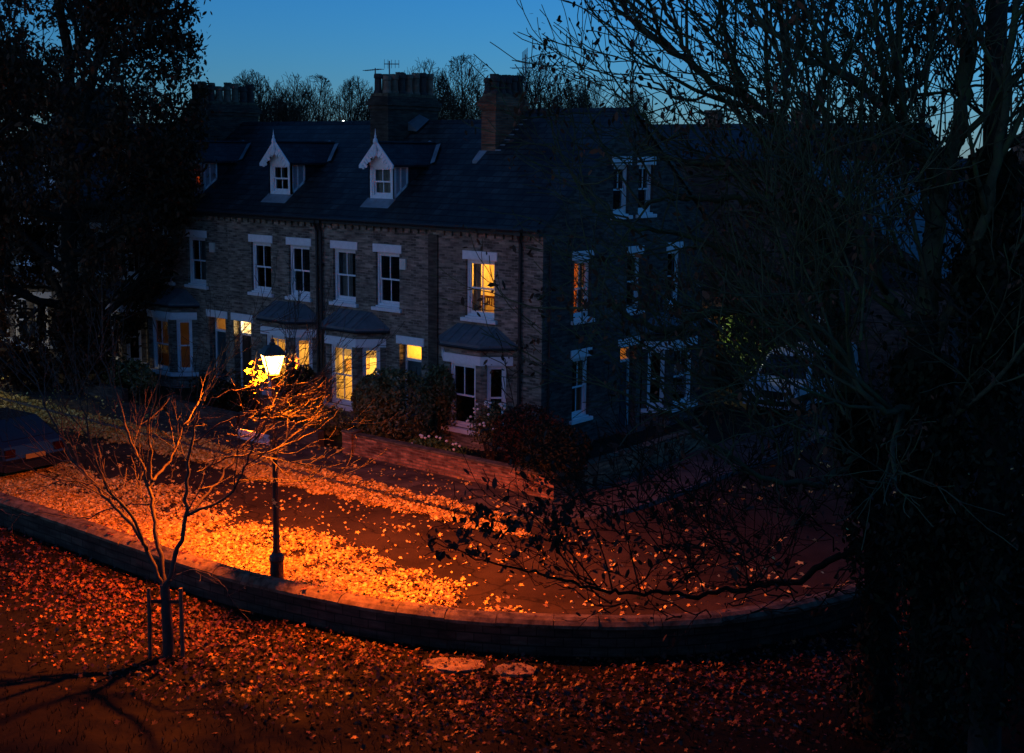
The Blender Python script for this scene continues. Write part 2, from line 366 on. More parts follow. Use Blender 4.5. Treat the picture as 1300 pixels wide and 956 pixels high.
def bay(house, fr, uc, front=1.36, dep=.62, side=.62, zt=2.48, zs=.62, brickm='buff', roofm='lead_roof', inner=.2, bars=(1, 0), curtains=None):
    hf = front / 2
    F = Fr(fr.P(uc - hf, dep, 0), fr.u, fr.n)
    rd = (fr.u * side - fr.n * dep); rn = (fr.u * dep + fr.n * side).normalized()
    RS = Fr(fr.P(uc + hf, dep, 0), rd, rn); sl = rd.length
    ld = (fr.u * side + fr.n * dep); ln_ = (-fr.u * dep + fr.n * side).normalized()
    LS = Fr(fr.P(uc - hf - side, 0, 0), ld, ln_)
    mb = MB()
    F.wall(mb, 0, front, 0, 3.06, [(.20, front - .20, zs, zt)], inner)
    so = (.17, sl - .17, zs, zt)
    RS.wall(mb, 0, sl, 0, 3.06, [so], inner); LS.wall(mb, 0, sl, 0, 3.06, [so], inner)
    b = mb.build('bay_window', M[brickm], house)
    # continuous white lintel and sill bands
    lb = MB(); sb = MB()
    for (G, L) in ((F, front), (RS, sl), (LS, sl)):
        G.box(lb, -.012, L + .012, -.05, .045, zt, zt + .25)
        G.box(sb, -.03, L + .03, -.12, .11, zs - .14, zs - .01)
    lb.build('lintel', M['white'], b); sb.build('sill', M['white'], b)
    for (G, L, br, mg) in ((F, front, bars, .20), (RS, sl, (0, 0), .17), (LS, sl, (0, 0), .17)):
        w = sash(house, G, mg, L - mg, zs, zt, bars=br, lintel=0, sill=False, n=-.05)
        if curtains:
            for (a, c, z0, z1, mt) in curtains:
                drape(G, mg + (L - 2 * mg) * a, mg + (L - 2 * mg) * c, zs + (zt - zs) * z0, zs + (zt - zs) * z1, -.25, M[mt], w, waves=max(2, int((c - a) * 8)), amp=.02)
    # hipped roof
    e = .13; zr0, zr1 = 3.06, 3.5
    ring = [fr.P(uc - hf - side - e * 1.4, 0, zr0), fr.P(uc - hf - e * .5, dep + e, zr0), fr.P(uc + hf + e * .5, dep + e, zr0), fr.P(uc + hf + side + e * 1.4, 0, zr0)]
    top = [fr.P(uc - hf - .05, .0, zr1), fr.P(uc + hf + .05, .0, zr1)]
    mr = MB()
    mr.face([ring[1], ring[2], top[1], top[0]]); mr.face([ring[0], ring[1], top[0]]); mr.face([ring[2], ring[3], top[1]])
    low = [p - V3((0, 0, .07)) for p in ring]
    for i in range(3): mr.face([low[i], low[i + 1], ring[i + 1], ring[i]])
    mr.face(low)
    # standing seams
    for t in (.18, .42, .66, .9):
        a = ring[1].lerp(ring[2], t); c = top[0].lerp(top[1], t); mr.tube([a + V3((0, 0, .01)), c + V3((0, 0, .01))], .012, 4)
    for a, c in ((ring[1], top[0]), (ring[2], top[1])): mr.tube([a, c], .018, 4)
    mr.build('bay_roof', M[roofm], house)
    gb = MB(); gb.tube([p + V3((0, 0, -.035)) for p in low], .045, 6); gb.build('bay_gutter', M['gutter'], house)
    return F

def front_door(house, fr, uc, lit, glassm=None, door='door', w=.9, zt=2.65, zd=2.12, recess=-.26, lintel=True, lw=.12):
    mb = MB(); a, b = uc - w / 2, uc + w / 2
    fr.box(mb, a, a + .07, recess - .1, recess, 0, zt); fr.box(mb, b - .07, b, recess - .1, recess, 0, zt)
    fr.box(mb, a + .07, b - .07, recess - .1, recess - .001, zt - .06, zt); fr.box(mb, a + .07, b - .07, recess - .1, recess - .001, zd, zd + .08)
    f = mb.build('door_frame', M['white'], house)
    g = MB(); fr.quad(g, a + .07, b - .07, zd + .08, zt - .06, recess - .05); g.build('fanlight', M['glass'], f)
    d = MB(); fr.box(d, a + .07, b - .07, recess - .09, recess - .045, .12, zd)
    for (p, q, z0, z1) in ((.16, .42, .3, .95), (.48, .74, .3, .95), (.16, .42, 1.1, 1.95), (.48, .74, 1.1, 1.95)):
        fr.box(d, a + p, a + q, recess - .046, recess - .03, z0, z1)
    d.build('door', M[door], house)
    h = MB(); fr.box(h, b - .17, b - .12, recess - .045, recess + .01, 1.0, 1.1); h.build('door_handle', M['rim'], f)
    if lintel:
        l = MB(); fr.box(l, a - lw, b + lw, -.02, .036, zt, zt + .25); l.build('door_lintel', M['white'], house, bevel=.01)
    s = MB(); fr.box(s, a - .1, b + .1, recess - .1, .35, -.05, .12); s.build('door_step', M['kerb'], house)

def roof_slab(house, x0, x1, zr, yr, ze=6.32, ye=-.18, th=.1, yb=8.6):
    k = (zr - ze) / (yr - ye)
    mb = MB()
    mb.prism([(x0, ye, ze), (x0, yr, zr), (x0, yb, ze + .05), (x0, yb, ze - th), (x0, yr, zr - th * 1.3), (x0, ye, ze - th)], (x1 - x0, 0, 0))
    r = mb.build('roof', M['slate'], house)
    rt = MB()
    n = int((x1 - x0) / .42)
    for i in range(n):
        a = x0 + (x1 - x0) * i / n; b = x0 + (x1 - x0) * (i + 1) / n - .015
        rt.prism([(a, yr - .14, zr - .09), (a, yr, zr + .035 + .008 * (i % 2)), (a, yr + .14, zr - .09)], (b - a, 0, 0))
    rt.build('ridge_tiles', M['slate_side'], r)
    return r

def chimney(house, x0, x1, y0, y1, zb, zt, npots, mat='red', pot='pot', rows=2, ph=.62):
    xm = (x0 + x1) / 2
    mb = MB(); mb.box(x0, x1, y0, y1, zb, zt - .42)
    for i, (e, a, b) in enumerate(((.05, -.42, -.30), (.10, -.30, -.16), (.05, -.16, -.08), (.0, -.08, 0))):
        mb.box(x0 - e, x1 + e, y0 - e, y1 + e, zt + a, zt + b)
    c = mb.build('chimney', M[mat], house)
    h = MB(); h.prism([(x0 + .02, y0 + .02, zt), (x1 - .02, y0 + .02, zt), (x1 - .02, y1 - .02, zt), (x0 + .02, y1 - .02, zt)], (0, 0, .09)); h.build('flaunching', M['coping'], c)
    dx = (x1 - x0) / rows
    for r in range(rows):
        for i in range(npots):
            cx = x0 + dx * (r + .5); cy = y0 + (y1 - y0) * (i + .5) / npots
            rr = min(.135, (y1 - y0) / npots * .46); hh = ph * random.uniform(.85, 1.12)
            p = MB()
            p.lathe([(rr * 1.15, 0), (rr * 1.1, .08), (rr * .92, .12), (rr * .86, hh - .16), (rr * 1.08, hh - .13), (rr * 1.02, hh - .04), (rr * .9, hh), (rr * .66, hh), (rr * .62, hh - .3)], (cx, cy, zt + .06), 12)
            if random.random() < .5:   # crown-topped pot
                for q in range(6):
                    t = q * math.pi / 3; p.box(cx + rr * .8 * math.cos(t) - .03, cx + rr * .8 * math.cos(t) + .03, cy + rr * .8 * math.sin(t) - .03, cy + rr * .8 * math.sin(t) + .03, zt + hh + .02, zt + hh + .1)
            p.build('chimney_pot', M[pot if random.random() < .75 else 'pot_dark'], c)
    return c

def dormer(house, xc, yf=.66, zb=6.86, zw=7.93, za=8.63, hw=.54, lit=None, curtain=True, kroof=.7125):
    """gabled dormer with pierced bargeboards and a finial"""
    zroof = lambda y: 6.4 + kroof * (y - 0) + .03
    fr = Fr((xc, yf, 0), (1, 0, 0), (0, -1, 0))
    mb = MB()
    # front with an opening, white boarding above
    fr.wall(mb, -hw, hw, zb - .05, zw + .02, [(-.41, .41, zb + .13, zw - .02)], .1)
    mb.prism([fr.P(-hw, 0, zw + .02), fr.P(hw, 0, zw + .02), fr.P(0, 0, za - .08)], (0, .08, 0))
    y1 = yf + .62
    for sx in (-1, 1):     # front half of each cheek: white frame
        x = xc + sx * hw; t = .05 * -sx
        zc = lambda y: zroof(y)
        for (a, b) in ((yf, yf + .07), (yf + .29, yf + .33), (y1 - .06, y1)):
            mb.hexa([(x, a, zc(a)), (x + t, a, zc(a)), (x + t, b, zc(b)), (x, b, zc(b)), (x, a, zw), (x + t, a, zw), (x + t, b, zw), (x, b, zw)])
        mb.hexa([(x, yf, zc(yf) - .02), (x + t, yf, zc(yf) - .02), (x + t, y1, zc(y1) - .02), (x, y1, zc(y1) - .02), (x, yf, zc(yf) + .07), (x + t, yf, zc(yf) + .07), (x + t, y1, zc(y1) + .07), (x, y1, zc(y1) + .07)])
        mb.hexa([(x, yf, zw - .05), (x + t, yf, zw - .05), (x + t, y1, zw - .05), (x, y1, zw - .05), (x, yf, zw + .03), (x + t, yf, zw + .03), (x + t, y1, zw + .03), (x, y1, zw + .03)])
    d = mb.build('dormer', M['white'], house)
    for sx in (-1, 1):
        g = MB(); x = xc + sx * (hw - .03)
        g.face([(x, yf, zroof(yf)), (x, y1, zroof(y1)), (x, y1, zw), (x, yf, zw)])
        g.build('cheek_panel', M['cheek'], d)
    yb = (zw + .03 - 6.43) / kroof
    for sx in (-1, 1):
        ch = MB(); x = xc + sx * (hw - .01); t = .05 * -sx
        ch.prism([(x, y1, zroof(y1) - .03), (x, yb, zw), (x, y1, zw)], (t, 0, 0))
        ch.build('dormer_cheek', M['slate_side'], d)
    w = sash(house, fr, -.41, .41, zb + .13, zw - .02, bars=(1, 1), lintel=0, sill=False, n=-.03, frame_w=.05)
    if curtain: drape(fr, -.37, .37, zb + .18, zw - .06, -.2, M['curtain_net' if lit is None else 'curtain'], w, waves=6)
    # roof of the dormer
    ye = yf - .2; yr = (za - 6.43) / kroof; zo = zw + .04; ho = hw + .13
    yo = (zo - 6.43) / kroof
    rb = MB()
    for sx in (-1, 1):
        a = [(xc, ye, za), (xc + sx * ho, ye, zo), (xc + sx * ho, yo + .05, zo), (xc, yr + .05, za)]
        rb.face(a); rb.face([(x, y, z - .07) for x, y, z in a])
        rb.face([a[1], a[2], (a[2][0], a[2][1], a[2][2] - .07), (a[1][0], a[1][1], a[1][2] - .07)])
        rb.face([a[0], a[1], (a[1][0], a[1][1], a[1][2] - .07), (a[0][0], a[0][1], a[0][2] - .07)])
    rb.tube([(xc, ye + .02, za + .01), (xc, yr, za + .01)], .05, 6)
    rb.build('dormer_roof', M['slate_side'], d)
    # lead valley flashing where the dormer roof meets the slope
    for sx in (-1, 1):
        fl = MB(); p0 = V3((xc + sx * ho, yo, zo)); p1 = V3((xc + sx * .12, yr, za)); w2 = V3((sx * .13, .06, .05)); up = V3((0, -.02, .035))
        if sx > 0: p1 = p0.lerp(p1, .85)
        fl.prism([p0 + up, p0 + w2 + up, p1 + w2 + up, p1 + up], (0, 0, .02)); fl.build('lead_flashing', M['lead'], d)
    fl = MB(); a = zroof(yf - .35)
    fl.hexa([(xc - hw - .06, yf - .34, a - .03), (xc + hw + .06, yf - .34, a - .03), (xc + hw + .06, yf + .02, zroof(yf) - .02), (xc - hw - .06, yf + .02, zroof(yf) - .02),
             (xc - hw - .06, yf - .34, a + .02), (xc + hw + .06, yf - .34, a + .02), (xc + hw + .06, yf + .02, zroof(yf) + .05), (xc - hw - .06, yf + .02, zroof(yf) + .05)])
    fl.build('lead_apron', M['lead'], d)
    # bargeboards, pierced, with scalloped lower edge
    bb = MB(); yb0 = ye - .035
    A = V3((xc, 0, za + .07))
    for sx in (-1, 1):
        E = V3((xc + sx * (ho + .06), 0, zo - .02)); L = (E - A).length; dr = (E - A).normalized(); nr = V3((-sx * -dr.z * -1, 0, 0))
        nrm = V3((dr.z, 0, -dr.x)) * sx
        if nrm.z > 0: nrm = -nrm
        nseg = 9
        for i in range(nseg):
            t0, t1 = i / nseg * L, (i + 1) / nseg * L
            p0 = A + dr * t0; p1 = A + dr * t1
            top = .075
            q = [p0, p1, p1 + nrm * top, p0 + nrm * top]
            bb.prism([(v.x, yb0, v.z) for v in q], (0, .04, 0))
            # hanging lobe: solid except for every other gap
            pm = A + dr * ((t0 + t1) / 2)
            dep = .21 + (.05 if i % 2 else 0)
            wd = (t1 - t0) * (.36 if i % 2 == 0 else .5)
            if 0 < i < nseg:
                q = [pm - dr * wd + nrm * top, pm + dr * wd + nrm * top, pm + dr * wd * .9 + nrm * dep, pm + nrm * (dep + .03), pm - dr * wd * .9 + nrm * dep]
                bb.prism([(v.x, yb0 + .002, v.z) for v in q], (0, .035, 0))
        pe = E; q = [pe + V3((-sx * .16, 0, .03)), pe, pe + V3((0, 0, -.10)), pe + V3((-sx * .16, 0, -.10))]
        bb.prism([(v.x, yb0 - .003, v.z) for v in q], (0, .045, 0))
        bb.tube([(A.x + sx * .13, yb0 + .02, A.z - .33), (A.x + sx * .05, yb0 + .02, A.z - .48), (A.x + sx * .14, yb0 + .02, A.z - .55)], .022, 5)
    bb.tube([(xc - .36, yb0 + .02, zw + .2), (xc - .2, yb0 + .02, zw + .3), (xc, yb0 + .02, zw + .34), (xc + .2, yb0 + .02, zw + .3), (xc + .36, yb0 + .02, zw + .2)], .024, 5)
    bb.lathe([(.045, -.42), (.06, -.36), (.05, -.06), (.075, 0), (.06, .08), (.03, .12), (.035, .17), (.018, .22), (.003, .40)], (xc, yb0 - .01, za + .02), 8)
    bb.build('bargeboard', M['white'], d)
    if lit:
        room(house, fr, -hw + .06, hw - .06, zb, zw, .6, lit[0], lit[1], n0=-.12, size=.05)

def dentils(mb, x0, x1):
    n = int((x1 - x0) / .3)
    for i in range(n):
        a = x0 + (x1 - x0) * (i + .15) / n; mb.box(a, a + .17, -.07, -.002, 6.0, 6.13)
def facade_bits(house, x0, x1, pipe=True):
    g = MB(); g.tube([(x0, -.25, 6.28), (x1, -.25, 6.28)], .06, 8); g.box(x0, x1, -.19, -.02, 6.14, 6.22); g.build('gutter', M['gutter'], house)

FR = Fr((0, 0, 0), (1, 0, 0), (0, -1, 0))
SD = Fr((0, 0, 0), (0, 1, 0), (1, 0, 0))

# ------------------------------------------------------------------ terrace
def terraced(x0, left, label, cfg):
    """x0 = left party wall; left=True: bay by the left party wall"""
    W = 4.62; x1 = x0 + W
    X = (lambda u: x0 + u) if left else (lambda u: x1 - u)
    h = thing('terraced_house', (x0 + W / 2, 0, 0), label, 'house', 'terraced houses along the street')
    wc1, wc2, dc, bc = X(1.04), X(2.91), X(cfg.get('door_u', 3.85)), X(1.52)
    w1 = [(wc1 - .5, wc1 + .5, 3.74, 5.36), (wc2 - .5, wc2 + .5, 3.74, 5.36)]
    dop = (dc - .45, dc + .45, .05, 2.65)
    mb = MB(); FR.wall(mb, x0, x1, 0, 6.35, w1 + [dop, (bc - 1.15, bc + 1.15, .05, 2.6)], .3)
    mb.box(x0, x1, 8.2, 8.5, 0, 6.35); mb.box(x0, x0 + .12, .3, 8.2, 0, 6.35); mb.box(x0 + .12, x1, .3, 8.2, 2.75, 2.95)
    dentils(mb, x0, x1); mb.build('wall', M['buff'], h)
    cu = cfg.get('curtains', ([], []))
    for i, o in enumerate(w1): sash(h, FR, *o, curtains=cu[i])
    front_door(h, FR, dc, None, door=cfg.get('door', 'door'), lw=.12)
    bay(h, FR, bc, curtains=cfg.get('bay_curtains'), bars=(1, 1) if cfg.get('bay_bars') else (1, 0))
    roof_slab(h, x0, x1, 9.37, 4.2)
    facade_bits(h, x0, x1)
    dormer(h, cfg.get('dormer_x', X(2.03)), lit=cfg.get('dormer_lit'), curtain=cfg.get('dormer_curtain', True))
    if cfg.get('hall'):
        p, c = cfg['hall']; room(h, FR, dc - .6, dc + .6, .02, 2.73, 2.4, p, c, lz=2.35, ln=-1.0)
    if cfg.get('bay_light'):
        p, c, lu = cfg['bay_light']
        room(h, FR, bc - 1.2, bc + 1.2 if left else bc + 1.2, .02, 2.73, 3.2, p, c, lz=2.0, lu=bc + lu, ln=-1.9)
    return h
hC = terraced(-8.8, True, 'terraced house with a brightly lit bay and net-curtained dormer, adjoining the corner house', dict(
    curtains=([(0, .55, 'curtain')], []), bay_curtains=[(0.02, .98, .80, 1, 'curtain_net'), (.0, .12, 0, .8, 'curtain_net')], bay_bars=True,
    hall=(60, (1, .46, .06)), bay_light=(240, (1, .55, .13), .1), dormer_x=-6.78))
hB = terraced(-13.42, False, 'brick terraced house whose door fanlight glows almost white, behind the street lamp', dict(
    hall=(230, (1, .72, .34)), bay_light=(130, (1, .52, .12), .2), dormer_x=-11.46, dormer_curtain=False, door='door_dark', door_u=3.95,
    bay_curtains=[(0, 1, .86, 1, 'curtain_net'), (.0, .1, 0, .85, 'curtain_net')], bay_bars=True))
hL = terraced(-18.04, True, 'brick terraced house with a dim orange fanlight and a red glow in its dormer', dict(
    hall=(7, (1, .42, .1)), bay_light=(2.2, (1, .45, .12), .2), dormer_x=-16.06, dormer_lit=(6, (1, .12, .02)), dormer_curtain=False, door_u=3.95,
    bay_curtains=[(.7, 1, 0, 1, 'curtain_orange')], curtains=([(0, .5, 'curtain')], [(.3, 1, 'curtain')])))
hL2 = terraced(-22.66, False, 'unlit terraced house mostly hidden by the copper-leaved street tree', dict())
hL3 = terraced(-27.28, True, 'far terraced house with its bay lit pale yellow, at the left edge', dict())
hL4 = terraced(-31.9, False, 'last dark terraced house beyond the pale yellow lit bay', dict())

# paired party-wall chimneys
def stack(house, x, **k): return chimney(house, **k)
chimney(hC, -9.22, -8.40, 2.62, 5.0, 7.9, 10.15, 7, mat='buff_dark', rows=2, ph=.68)
chimney(hL, -18.45, -17.65, 2.3, 4.95, 7.6, 10.05, 7, mat='buff_dark', rows=2, ph=.66)
chimney(hL3, -27.7, -26.9, 2.3, 4.95, 7.6, 10.3, 6, mat='buff_dark', rows=2)
lf = MB()
lf.hexa([(-8.40, 3.55, 9.05), (-8.0, 3.55, 9.02), (-8.0, 4.15, 9.42), (-8.40, 4.15, 9.42), (-8.40, 3.55, 9.32), (-8.05, 3.55, 9.1), (-8.05, 4.1, 9.44), (-8.40, 4.1, 9.6)])
lf.build('lead_saddle', M['lead_roof'], hC)
# drain pipes on the party lines
def pipes(house, xs, zt=6.15, zb=.1):
    for x in xs:
        p = MB(); p.tube([(x, -.22, zt + .05), (x, -.09, zt - .25), (x, -.09, zb)], .05, 8)
        for z in (1.2, 3.0, 4.8): p.box(x - .075, x + .075, -.15, -.02, z, z + .06)
        p.box(x - .12, x + .12, -.26, -.04, zt - .02, zt + .16)
        p.build('drainpipe', M['gutter'], house)
pipes(hC, (-8.72,)); pipes(hB, (-8.90,)); pipes(hL, (-17.95,))
for (hh, x, z) in ((hC, -5.2, 5.1), (hL, -14.22, 5.1)):
    a = MB(); a.prism([(x - .12, -.07, z - .2), (x + .12, -.07, z - .2), (x + .12, -.07, z + .12), (x - .12, -.07, z + .12)], (0, .07, 0)); a.box(x - .07, x + .07, -.085, -.07, z - .08, z + .04)
    a.build('burglar_alarm', M['alarm'], hh, bevel=.015)
# cooking-pot clutter inside the lit bay of the second house
for (y0, y1, z0, z1, lab) in ((.05, .40, 1.30, 1.80, 'small red framed picture nearest the glass inside the lit bay'), (.65, 1.05, 1.35, 1.75, 'ochre framed picture in the middle of the lit bay side wall'), (1.35, 1.75, 1.30, 1.80, 'framed picture deepest inside the lit bay')):
    t = thing('picture', (-8.46, y0, z0), lab, 'picture', 'pictures inside the lit bay')
    q = MB(); q.box(-8.475, -8.45, y0, y1, z0, z1); q.build('picture_frame', M['picture_frame'], t)
    q = MB(); q.box(-8.449, -8.44, y0 + .04, y1 - .04, z0 + .04, z1 - .04); q.build('painting', M['picture'], t)

# ------------------------------------------------------------------ corner house
hE = thing('corner_house', (-2.1, 0, 0), 'end-of-terrace brick house with a gable, its upper window showing a lit yellow room', 'house', None)
XW, ZR, YR = -4.18, 9.68, 4.28
w1 = (-2.78, -1.70, 3.74, 5.36)
mb = MB(); FR.wall(mb, XW, -.30, 0, 6.35, [w1, (-3.45, -1.2, .05, 2.6)], .3); FR.wall(mb, -.30, -.003, 0, 6.35, [], .298)
dentils(mb, XW + .4, 0); mb.build('front_wall', M['buff'], hE)
so = [(1.44, 2.26, 3.74, 5.40), (1.44, 2.26, .87, 2.60), (4.12, 4.88, 3.74, 5.40), (6.38, 7.14, 3.74, 5.40), (3.85, 4.75, .05, 2.62), (5.0, 7.9, .05, 2.6)]
mb = MB(); SD.wall(mb, 0.002, 8.56, 0, 6.35, so, .3)
g1 = [(3.30, 4.10, 6.62, 8.04), (4.62, 5.42, 6.62, 8.04)]
zg = lambda y: 6.35 + (ZR - 6.42) / YR * min(y, 2 * YR - y)
for n in (0, -.3):
    P = lambda y, z: SD.P(y, n, z)
    mb.face([P(0, 6.35), P(3.30, 6.35), P(3.30, zg(3.30))])
    mb.face([P(8.56, 6.35), P(5.42, 6.35), P(5.42, zg(5.42))])
    mb.face([P(3.30, 8.04), P(5.42, 8.04), P(5.42, zg(5.42)), P(YR, zg(YR)), P(3.30, zg(3.30))])
    mb.face([P(3.30, 6.35), P(5.42, 6.35), P(5.42, 6.62), P(3.30, 6.62)])
    mb.face([P(4.10, 6.62), P(4.62, 6.62), P(4.62, 8.04), P(4.10, 8.04)])
for (a, b, c, d) in g1:
    for (p, q) in (((a, c), (a, d)), ((b, c), (b, d)), ((a, d), (b, d)), ((a, c), (b, c))):
        mb.face([SD.P(p[0], 0, p[1]), SD.P(q[0], 0, q[1]), SD.P(q[0], -.3, q[1]), SD.P(p[0], -.3, p[1])])
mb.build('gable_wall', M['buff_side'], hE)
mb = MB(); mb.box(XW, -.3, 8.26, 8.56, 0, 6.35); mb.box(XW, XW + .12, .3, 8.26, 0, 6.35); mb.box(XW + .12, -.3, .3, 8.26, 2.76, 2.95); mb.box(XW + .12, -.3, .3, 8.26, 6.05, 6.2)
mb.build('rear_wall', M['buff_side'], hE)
mb = MB(); mb.box(XW + .0, XW + .36, -.05, 0, 0, 6.0); mb.build('pilaster', M['buff_dark'], hE)
roof_slab(hE, XW, .10, ZR, YR, ze=6.34, yb=8.76)
facade_bits(hE, XW, 0)
pipes(hE, (-.72,)); 
p = MB(); p.tube([(.05, .28, 5.9), (.05, .28, .1)], .028, 8); p.build('drainpipe', M['gutter'], hE)
chimney(hE, -4.42, -3.86, 2.6, 4.05, 7.9, 10.06, 5, mat='red', pot='pot_dark', rows=2, ph=.55)
lf = MB()
for i in range(7):
    y = 2.6 + i * .21; z = 6.42 + .753 * y
    lf.box(-3.86, -3.66, y, y + .20, z - .25, z + .1 - .02)
z = 6.34 + .753 * 2.5
lf.hexa([(-4.5, 2.28, z - .25), (-3.7, 2.28, z - .25), (-3.7, 2.6, z - .02), (-4.5, 2.6, z - .02), (-4.5, 2.28, z - .10), (-3.7, 2.28, z - .10), (-3.7, 2.6, z + .2), (-4.5, 2.6, z + .2)])
lf.build('lead_flashing', M['lead'], hE)
sash(hE, FR, *w1, curtains=[(.03, .30, 'curtain'), (.88, .99, 'curtain_red')])
sash(hE, SD, *so[0], curtains=[(.40, .73, 'curtain_orange'), (.75, 1.0, 'curtain')]); sash(hE, SD, *so[1])
sash(hE, SD, *so[2], bars=(0, 0)); sash(hE, SD, *so[3], bars=(0, 0))
for o in g1: sash(hE, SD, *o, bars=(1, 0))
bay(hE, FR, -2.33, bars=(1, 0))
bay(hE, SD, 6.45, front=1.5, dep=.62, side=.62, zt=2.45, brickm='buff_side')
front_door(hE, SD, 4.3, None)
room(hE, SD, 3.7, 4.85, .02, 2.7, 1.2, 9, (1, .35, .08), lz=2.3)
# the lit upstairs room
room(hE, FR, -3.9, -.304, 3.0, 5.95, 2.1, 190, (1, .46, .07), lu=-2.75, ln=-1.75, lz=5.0, openside=True)
# faint light behind the side bay's upper window
cr = MB(); cr.box(-3.60, -3.05, 2.36, 2.40, 4.35, 5.1)
o = cr.build('picture', M['picture'], None); tag(o, 'broad hazy picture on the back wall of the lit upstairs room', 'picture')
# slatted bench with a cushion inside the lit room
bn = thing('slatted_bench', (-3.1, 1.3, 3.0), 'dark wooden slat-backed bench seen through the lit upstairs window', 'bench')
def bx(name, mat, parent, *a):
    q = MB(); q.box(*a); return q.build(name, M[mat], parent)
bx('seat', 'wood', bn, -3.85, -2.45, .95, 1.5, 3.42, 3.50)
bx('top_rail', 'wood', bn, -3.85, -2.45, 1.5, 1.57, 4.08, 4.15)
q = MB()
for i in range(15): q.box(-3.80 + i * .09, -3.765 + i * .09, 1.51, 1.55, 3.50, 4.08)
q.build('back_slats', M['wood'], bn)
for (x, y) in ((-3.85, .97), (-2.51, .97), (-3.85, 1.5), (-2.51, 1.5)): bx('leg', 'wood', bn, x, x + .06, y, y + .06, 3.0, 3.42 if y < 1 else 4.12)
q = MB(); q.prism([(-3.15, 1.25, 3.50), (-2.78, 1.25, 3.50), (-2.76, 1.40, 3.88), (-3.13, 1.40, 3.88)], (0, .11, 0))
tag(q.build('cushion', M['cushion'], None, bevel=.04), 'cream cushion propped on the slat-backed bench upstairs', 'cushion')
q = thing('table_lamp', (-3.0, 1.9, 3.0), 'glowing lamp behind the bench in the lit upstairs room', 'lamp')
m_ = MB(); m_.lathe([(.14, 0), (.14, .03), (.02, .06), (.02, 1.12)], (-3.0, 1.9, 3.0), 10); m_.build('lamp_stand', M['wood'], q)
m_ = MB(); m_.lathe([(.17, 1.10), (.12, 1.38)], (-3.0, 1.9, 3.0), 14); m_.build('lamp_shade', emit('shade_glow', (1, .62, .2), 5), q)

# things inside the lit bay of the second house: dresser, chair, bottles on the sill
q = thing('dining_chair', (-7.3, .9, .02), 'wooden chair standing inside the lit yellow bay', 'chair')
bx('seat', 'wood', q, -7.55, -7.1, .7, 1.15, .46, .51); bx('backrest', 'wood', q, -7.55, -7.1, 1.10, 1.15, .7, 1.05)
for (x, y) in ((-7.55, .7), (-7.15, .7), (-7.55, 1.1), (-7.15, 1.1)): bx('leg', 'wood', q, x, x + .05, y, y + .05, .02, .46 if y < 1 else 1.05)
for i, (x, y, hgt) in enumerate(((-6.42, -.32, .24), (-6.32, -.24, .3), (-6.22, -.14, .2), (-6.12, -.06, .27))):
    b = MB(); b.lathe([(.04, 0), (.042, hgt * .55), (.018, hgt * .72), (.016, hgt)], (x, y, .64), 10)
    tag(b.build('bottle', M['bottle'], None, smooth=True), 'small bottle among those on the inside sill of the lit bay', 'bottle', 'bottles on the lit bay sill')
b = MB(); b.prism([(-6.62, -.52, .56), (-5.95, .12, .56), (-6.1, .25, .56), (-6.77, -.38, .56)], (0, 0, .06)); b.build('window_board', M['wood'], hC)

# ------------------------------------------------------------------ aerials
def aerial(name, base, top, arms, label):
    t = thing(name, base, label, 'tv aerial', 'aerials on the chimneys')
    q = MB(); q.tube([base, (base[0], base[1], top)], .022, 6); q.build('mast', M['alu'], t)
    for (z, ang, L, n, el, vert) in arms:
        q = MB(); d = V3((math.cos(ang), math.sin(ang), 0)); s_ = V3((-d.y, d.x, 0)) if not vert else V3((0, 0, 1))
        c = V3((base[0], base[1], z)); q.tube([c - d * L * .35, c + d * L * .65], .016, 5)
        for i in range(n):
            pp = c + d * L * (-.33 + .96 * i / (n - 1)); e = el * (1 - .04 * i); q.tube([pp - s_ * e, pp + s_ * e], .010, 4)
        q.build('antenna', M['alu'], t)
    return t
aerial('tv_aerial', (-9.1, 2.75, 10.2), 11.05, [(11.0, 2.9, 1.0, 7, .13, False)], 'long horizontal yagi aerial at the left of the many-potted middle chimney')
aerial('tv_aerial', (-8.9, 3.2, 10.2), 11.3, [(11.2, .6, .5, 5, .15, True)], 'small upright-toothed aerial above the many-potted middle chimney')
aerial('tv_aerial', (-3.8, 3.95, 10.1), 11.35, [(11.25, 2.4, 1.0, 6, .28, True), (10.95, 3.4, .7, 4, .2, False)], 'aerial standing at the right of the square red chimney')

# ------------------------------------------------------------------ ground
def grid_obj(name, x0, x1, y0, y1, step, zf, mat, kind='structure', keep=None):
    nx = int((x1 - x0) / step) + 1; ny = int((y1 - y0) / step) + 1
    xs = np.linspace(x0, x1, nx); ys = np.linspace(y0, y1, ny); v = []; f = []
    for j in range(ny):
        for i in range(nx): v.append((xs[i], ys[j], zf(xs[i], ys[j])))
    for j in range(ny - 1):
        for i in range(nx - 1):
            if keep is None or keep((xs[i] + xs[i + 1]) / 2, (ys[j] + ys[j + 1]) / 2): a = j * nx + i; f.append((a, a + 1, a + nx + 1, a + nx))
    q = MB(); q.v = v; q.f = f; return struct(q.build(name, mat, None, smooth=True), kind)
q = MB(); q.face([(-1500, -1500, -.16), (1500, -1500, -.16), (1500, 1500, -.16), (-1500, 1500, -.16)]); struct(q.build('ground', M['soil']))
